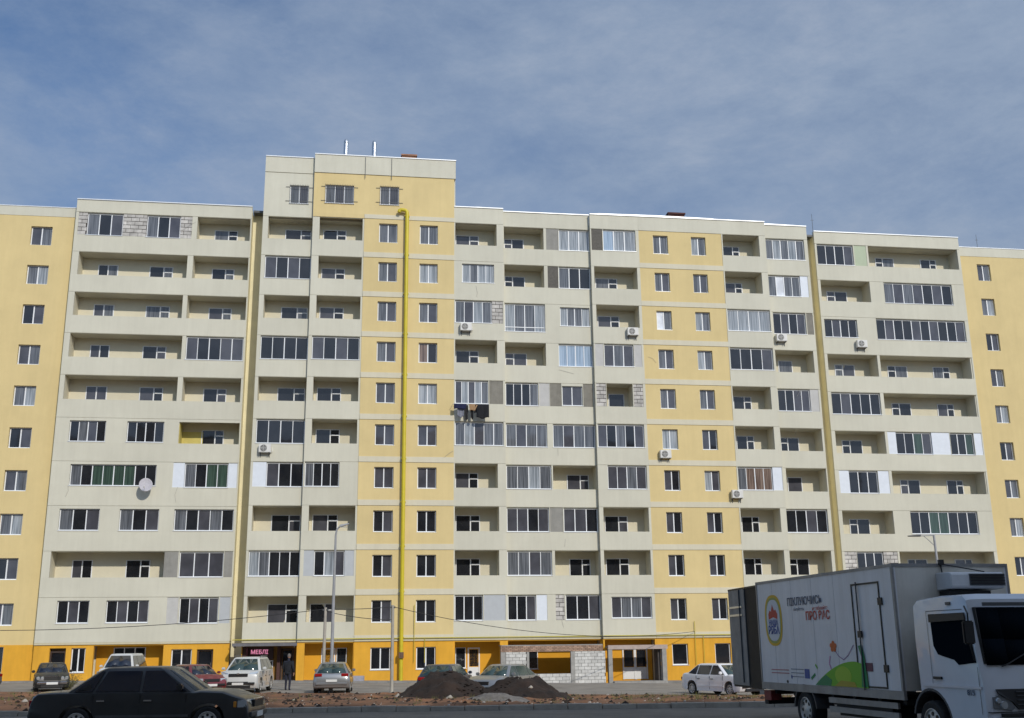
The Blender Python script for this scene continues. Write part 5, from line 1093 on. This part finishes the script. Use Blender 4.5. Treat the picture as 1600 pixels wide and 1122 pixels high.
# ------------------------------------------------------------------ lamp posts, short poles, wires
POST = mat('painted_steel_post', (.36, .37, .39), .5, var=.15, vscale=2, streak=.2); WOODP = mat('concrete_pole', (.42, .39, .34), .9, var=.2, vscale=2, streak=.2)
lp = empty('street_lamp', (-8.72, 53.2, .12), R(8), 'slim grey street lamp beside the silver hatchback', 'street lamp')
MB().tube([(0, 0, 0), (0, 0, 4.2), (.02, 0, 7.4), (.06, 0, 7.65), (.18, 0, 7.8)], [.085, .075, .05, .045, .04], 12).build('post', POST, lp, auto=40)
MB().prism([(.15, -.1, 7.76), (.62, -.13, 7.90), (.66, -.1, 7.98), (.2, -.08, 7.90)], (0, .22, 0)).build('lamp_head', POST, lp, bevel=.02, seg=1); MB().box(.26, .58, -.08, .08, 7.775, 7.80).build('lamp_glass', HEAD, lp)
MB().tube([(0, 0, 0), (0, 0, 1.6)], .10, 12).build('sleeve', POST, lp)
q1 = empty('short_pole', (-9.08, 53.0, .12), 0, 'short pale pole standing right beside the street lamp', 'pole')
MB().tube([(0, 0, 0), (.03, 0, 3.95)], [.085, .065], 10).build('shaft', WOODP, q1, auto=40); MB().box(-.1, .16, -.05, .05, 3.8, 3.88).build('bracket', DGREY, q1)
q2 = empty('short_pole', (-6.0, 54.5, .05), 0, 'short concrete pole left of the yellow gas pipe, in front of the stair tower', 'pole')
MB().tube([(0, 0, 0), (0, 0, 4.15)], [.085, .07], 10).build('shaft', WOODP, q2, auto=40); MB().box(-.12, .12, -.05, .05, 4.0, 4.08).build('bracket', DGREY, q2)
lr = empty('street_lamp', (23.1, 60, -.2), R(0), 'tall street lamp rising behind the truck with a long flat head', 'street lamp')
MB().tube([(0, 0, 0), (0, 0, 4.5), (-.06, 0, 8.0)], [.09, .08, .06], 12).build('post', POST, lr, auto=40)
MB().tube([(-.06, 0, 7.98), (-.85, 0, 7.96)], .025, 8).tube([(-.06, 0, 7.4), (-.4, 0, 7.75), (-.62, 0, 7.96)], .02, 6).build('arm', POST, lr)
MB().prism([(-.80, -.1, 7.92), (-1.45, -.1, 7.93), (-1.5, -.1, 7.98), (-.8, -.1, 8.03)], (0, .2, 0)).build('lamp_head', DGREY, lr, bevel=.015, seg=1)
CAB = mat('cable_rubber', (.03, .03, .03), .7)
def wire(a, b, sag, label):
    a, b = Vector(a), Vector(b); o0 = (a+b)/2
    pts = [a.lerp(b, i/20)-o0-Vector((0, 0, sag*4*(i/20)*(1-i/20))) for i in range(21)]
    w_ = MB().tube(pts, .016, 5).build('overhead_cable', CAB); w_.location = o0; tag(w_, label, 'cable', 'overhead cables')
wire((-40, 54, 4.2), (-9.05, 53.0, 4.0), .9, 'cable sagging from the left edge of the picture to the pole by the lamp post')
wire((-9.05, 53.0, 4.0), (-6.0, 54.5, 4.12), .05, 'upper of two short cables between the two short poles'); wire((-9.05, 53.0, 3.9), (-6.0, 54.5, 3.5), .1, 'lower of two short cables between the two short poles')
e_ = F(11.5, 1.3, 2.95); wire((-6.0, 54.5, 4.12), tuple(e_), .75, 'long cable from the right short pole to the right stair tower')

# ------------------------------------------------------------------ soil heaps, rubble, weeds
SOIL = mat('dark_soil', (.038, .023, .016), .98, var=.3, vscale=1.3, col2=(.012, .008, .006), bump=1.0, bscale=14); GRAV = mat('gravel_heap', (.17, .155, .14), .95, var=.4, vscale=5, bump=1.0, bscale=25)
def heap(name, cx, cy, rx, ry, h, m, label, seed, n=46):
    v = []; f = []; zb = ground_z(cx, cy)
    for j in range(n+1):
        for i in range(n+1):
            u, t = (i/n*2-1), (j/n*2-1); d = math.hypot(u, t)*(1+.22*(fbm(u*1.6+seed, t*1.6)-.5))
            k = max(0, 1-d); z = h*min(1, k*1.45-.12*k*k)*(1+.0)+k*.0
            x, y = u*rx, t*ry
            z += (.55*(fbm(u*3+seed*3, t*3)-.42)+.22*(fbm(u*11, t*11+seed)-.5))*min(1, k*4)*min(1, h) - .12
            v.append((x, y, max(z, -.3)))
    for j in range(n):
        for i in range(n): k = j*(n+1)+i; f.append((k, k+1, k+n+2, k+n+1))
    o = link_mesh(name, v, f, m, smooth=True); o.location = (cx, cy, zb+.08); tag(o, label, name.replace('_', ' '), 'soil heaps on the verge' if name == 'soil_heap' else None); return o
heap('soil_heap', -2.85, 45.6, 2.35, 2.2, 1.02, SOIL, 'larger dark soil heap left of centre, hiding a dark blue car', 2.0)
heap('soil_heap', .25, 45.2, 2.15, 2.0, .80, SOIL, 'dark soil heap on the right, in front of the silver saloon', 5.0)
heap('gravel_heap', -.75, 38.6, 1.45, 1.1, .34, GRAV, 'small low grey gravel heap near the kerb', 11.0, 34)
STM = mat('rubble_stone', (.42, .38, .33), .95, var=.35, vscale=3)
rb = MB(); rnd = random.Random(3)
def stone(mb, x, y, z, r):
    b0 = len(mb.v); k = [rnd.uniform(.6, 1.1) for _ in range(6)]
    mb.v += [(x+r*k[0], y, z), (x-r*k[1], y, z), (x, y+r*k[2], z), (x, y-r*k[3], z), (x+r*.2, y, z+r*.7*k[4]), (x, y+r*.1, z-r*.5)]
    for a, b_, c_ in ((0, 2, 4), (2, 1, 4), (1, 3, 4), (3, 0, 4), (2, 0, 5), (1, 2, 5), (3, 1, 5), (0, 3, 5)): mb.f.append((b0+a, b0+b_, b0+c_))
for _ in range(950):
    x, y = rnd.uniform(-24, 24), 33.6+17*rnd.random()**1.3; stone(rb, x, y, verge_z(x, y)+.01, rnd.choice((.02, .02, .03, .03, .045, .07)))
tag(rb.build('rubble', STM), 'scattered pale stones and broken bits over the brown dirt verge', 'rubble', kind='stuff')
cl_ = MB()
for _ in range(2600):
    x, y = rnd.uniform(-24, 24), 33.6+17*rnd.random(); stone(cl_, x, y, verge_z(x, y), rnd.choice((.04, .06, .08, .12)))
for (cx_, cy_, rr, hh) in ((-2.7, 45.6, 2.3, 1.0), (.05, 45.2, 2.0, .8)):
    for _ in range(500):
        a, d_r = rnd.uniform(0, 6.28), rnd.random()**.7; stone(cl_, cx_+rr*d_r*math.cos(a), cy_+rr*d_r*math.sin(a), ground_z(cx_, cy_)+max(0, hh*(1-d_r)*1.15), rnd.choice((.04, .06, .09)))
tag(cl_.build('soil_clods', SOIL), 'dark lumps of turned soil over the verge and heaps', 'soil', kind='stuff')
for i, (x, y, r, lab) in enumerate(((-4.75, 45.2, .22, 'pale lump of rubble at the left foot of the larger soil heap'), (-2.5, 42.6, .17, 'pale stone lying in front of the larger soil heap'), (.55, 43.2, .15, 'pale stone on the right soil heap'), (-9.9, 43.0, .20, 'upright pale stone left of the street lamp on the verge'), (-17.6, 40.5, .17, 'pale stone on the verge behind the boot of the black saloon'), (8.8, 39.5, .16, 'pale stone on the verge left of the truck'))):
    s_ = MB(); stone(s_, 0, 0, 0, r); o = s_.build('loose_stone', STM, bevel=.02, seg=1); o.location = (x, y, (verge_z(x, y) if 'soil heap' not in lab or 'foot' in lab or 'front' in lab else ground_z(x, y)+.45)+r*.3); tag(o, lab, 'stone')
GRASS = mat('dry_grass', (.20, .19, .06), .9, var=.4, vscale=2, col2=(.07, .09, .025))
gr = MB()
for _ in range(900):
    x = rnd.choice((rnd.uniform(-24, -16), rnd.uniform(4, 13), rnd.uniform(-15, 14))); y = 34+16*rnd.random()
    if fbm(x*.4+20, y*.4) < .47: continue
    z = verge_z(x, y)
    for k in range(9):
        a = rnd.uniform(0, 6.28); h = rnd.uniform(.06, .20); dx, dy = math.cos(a), math.sin(a); w = .008; px, py = x+rnd.uniform(-.12, .12), y+rnd.uniform(-.12, .12)
        gr.poly([(px-dy*w, py+dx*w, z-.02), (px+dy*w, py-dx*w, z-.02), (px+dx*h*.5, py+dy*h*.5, z+h)])
tag(gr.build('weeds', GRASS), 'tufts of dry grass on the verge', 'grass', kind='stuff')
# bush beside the old black car
bs = empty('bush', (-21.3, 53.6, .4), 0, 'bare straggly bush right of the old black saloon', 'bush')
tw = MB(); lf = MB()
for _ in range(38):
    a = rnd.uniform(0, 6.28); l_ = rnd.uniform(.5, 1.0); p = Vector((rnd.uniform(-.1, .1), rnd.uniform(-.1, .1), 0)); dvec = Vector((math.cos(a)*.6, math.sin(a)*.6, 1)).normalized(); pts = [p]
    for k in range(4): dvec = (dvec+Vector((rnd.uniform(-.3, .3), rnd.uniform(-.3, .3), rnd.uniform(-.2, .1)))).normalized(); p = p+dvec*l_/4; pts.append(p)
    tw.tube(pts, [.010, .008, .006, .004, .002], 4)
    for pp in pts[1:]:
        for k in range(7):
            c0 = pp+Vector((rnd.uniform(-.08, .08), rnd.uniform(-.08, .08), rnd.uniform(-.08, .08))); u = Vector((rnd.uniform(-1, 1), rnd.uniform(-1, 1), rnd.uniform(-1, 1))).normalized()*.03; w_ = u.orthogonal().normalized()*.012
            lf.poly([c0-u, c0+w_, c0+u, c0-w_])
tw.build('branches', mat('bush_bark', (.10, .07, .05), .9), bs); lf.build('leaves', mat('bush_leaf', (.12, .12, .04), .8, var=.4, vscale=8), bs)
# low electrical box and rubbish by the wall
tag(MB().box(-.35, .35, -.2, .2, -.2, .45).box(-.1, .0, -.215, -.2, .1, .35).build('utility_box', mat('pale_box', (.36, .36, .42), .8, var=.2, vscale=6)), 'low grey box at the foot of the left stair tower', 'box').location = F(-9.95, 1.9, 0.1)

# ------------------------------------------------------------------ the blocks across the street whose shade lies on the road
NB = mat('neighbour_brick', (.42, .36, .28), .9, var=.12, vscale=.6); NBW = GL['mid']
def neighbour(x0, x1, y0, y1, z, rz, loc, label):
    b = empty('neighbour_building', loc, rz, label, 'building'); b_ = MB().box(x0, x1, y0, y1, -.5, z).build('wall', NB, b); MB().box(x0+.3, x1-.3, y0+.3, y1-.3, z, z+.1).build('roof', ROOFM, b)
    wn = MB()
    fz = 1.2
    while fz < z-2:
        x = x0+1.2
        while x < x1-1.8: wn.box(x, x+1.5, y1, y1+.03, fz, fz+1.4); x += 3.1
        fz += 2.8
    w_ = wn.build('windows', NBW, b); w_['kind'] = 'stuff'
neighbour(-40, 78, -16, 0, 30.0, 0, (0, -8.6, 0), 'long tan apartment block across the road behind the viewer')
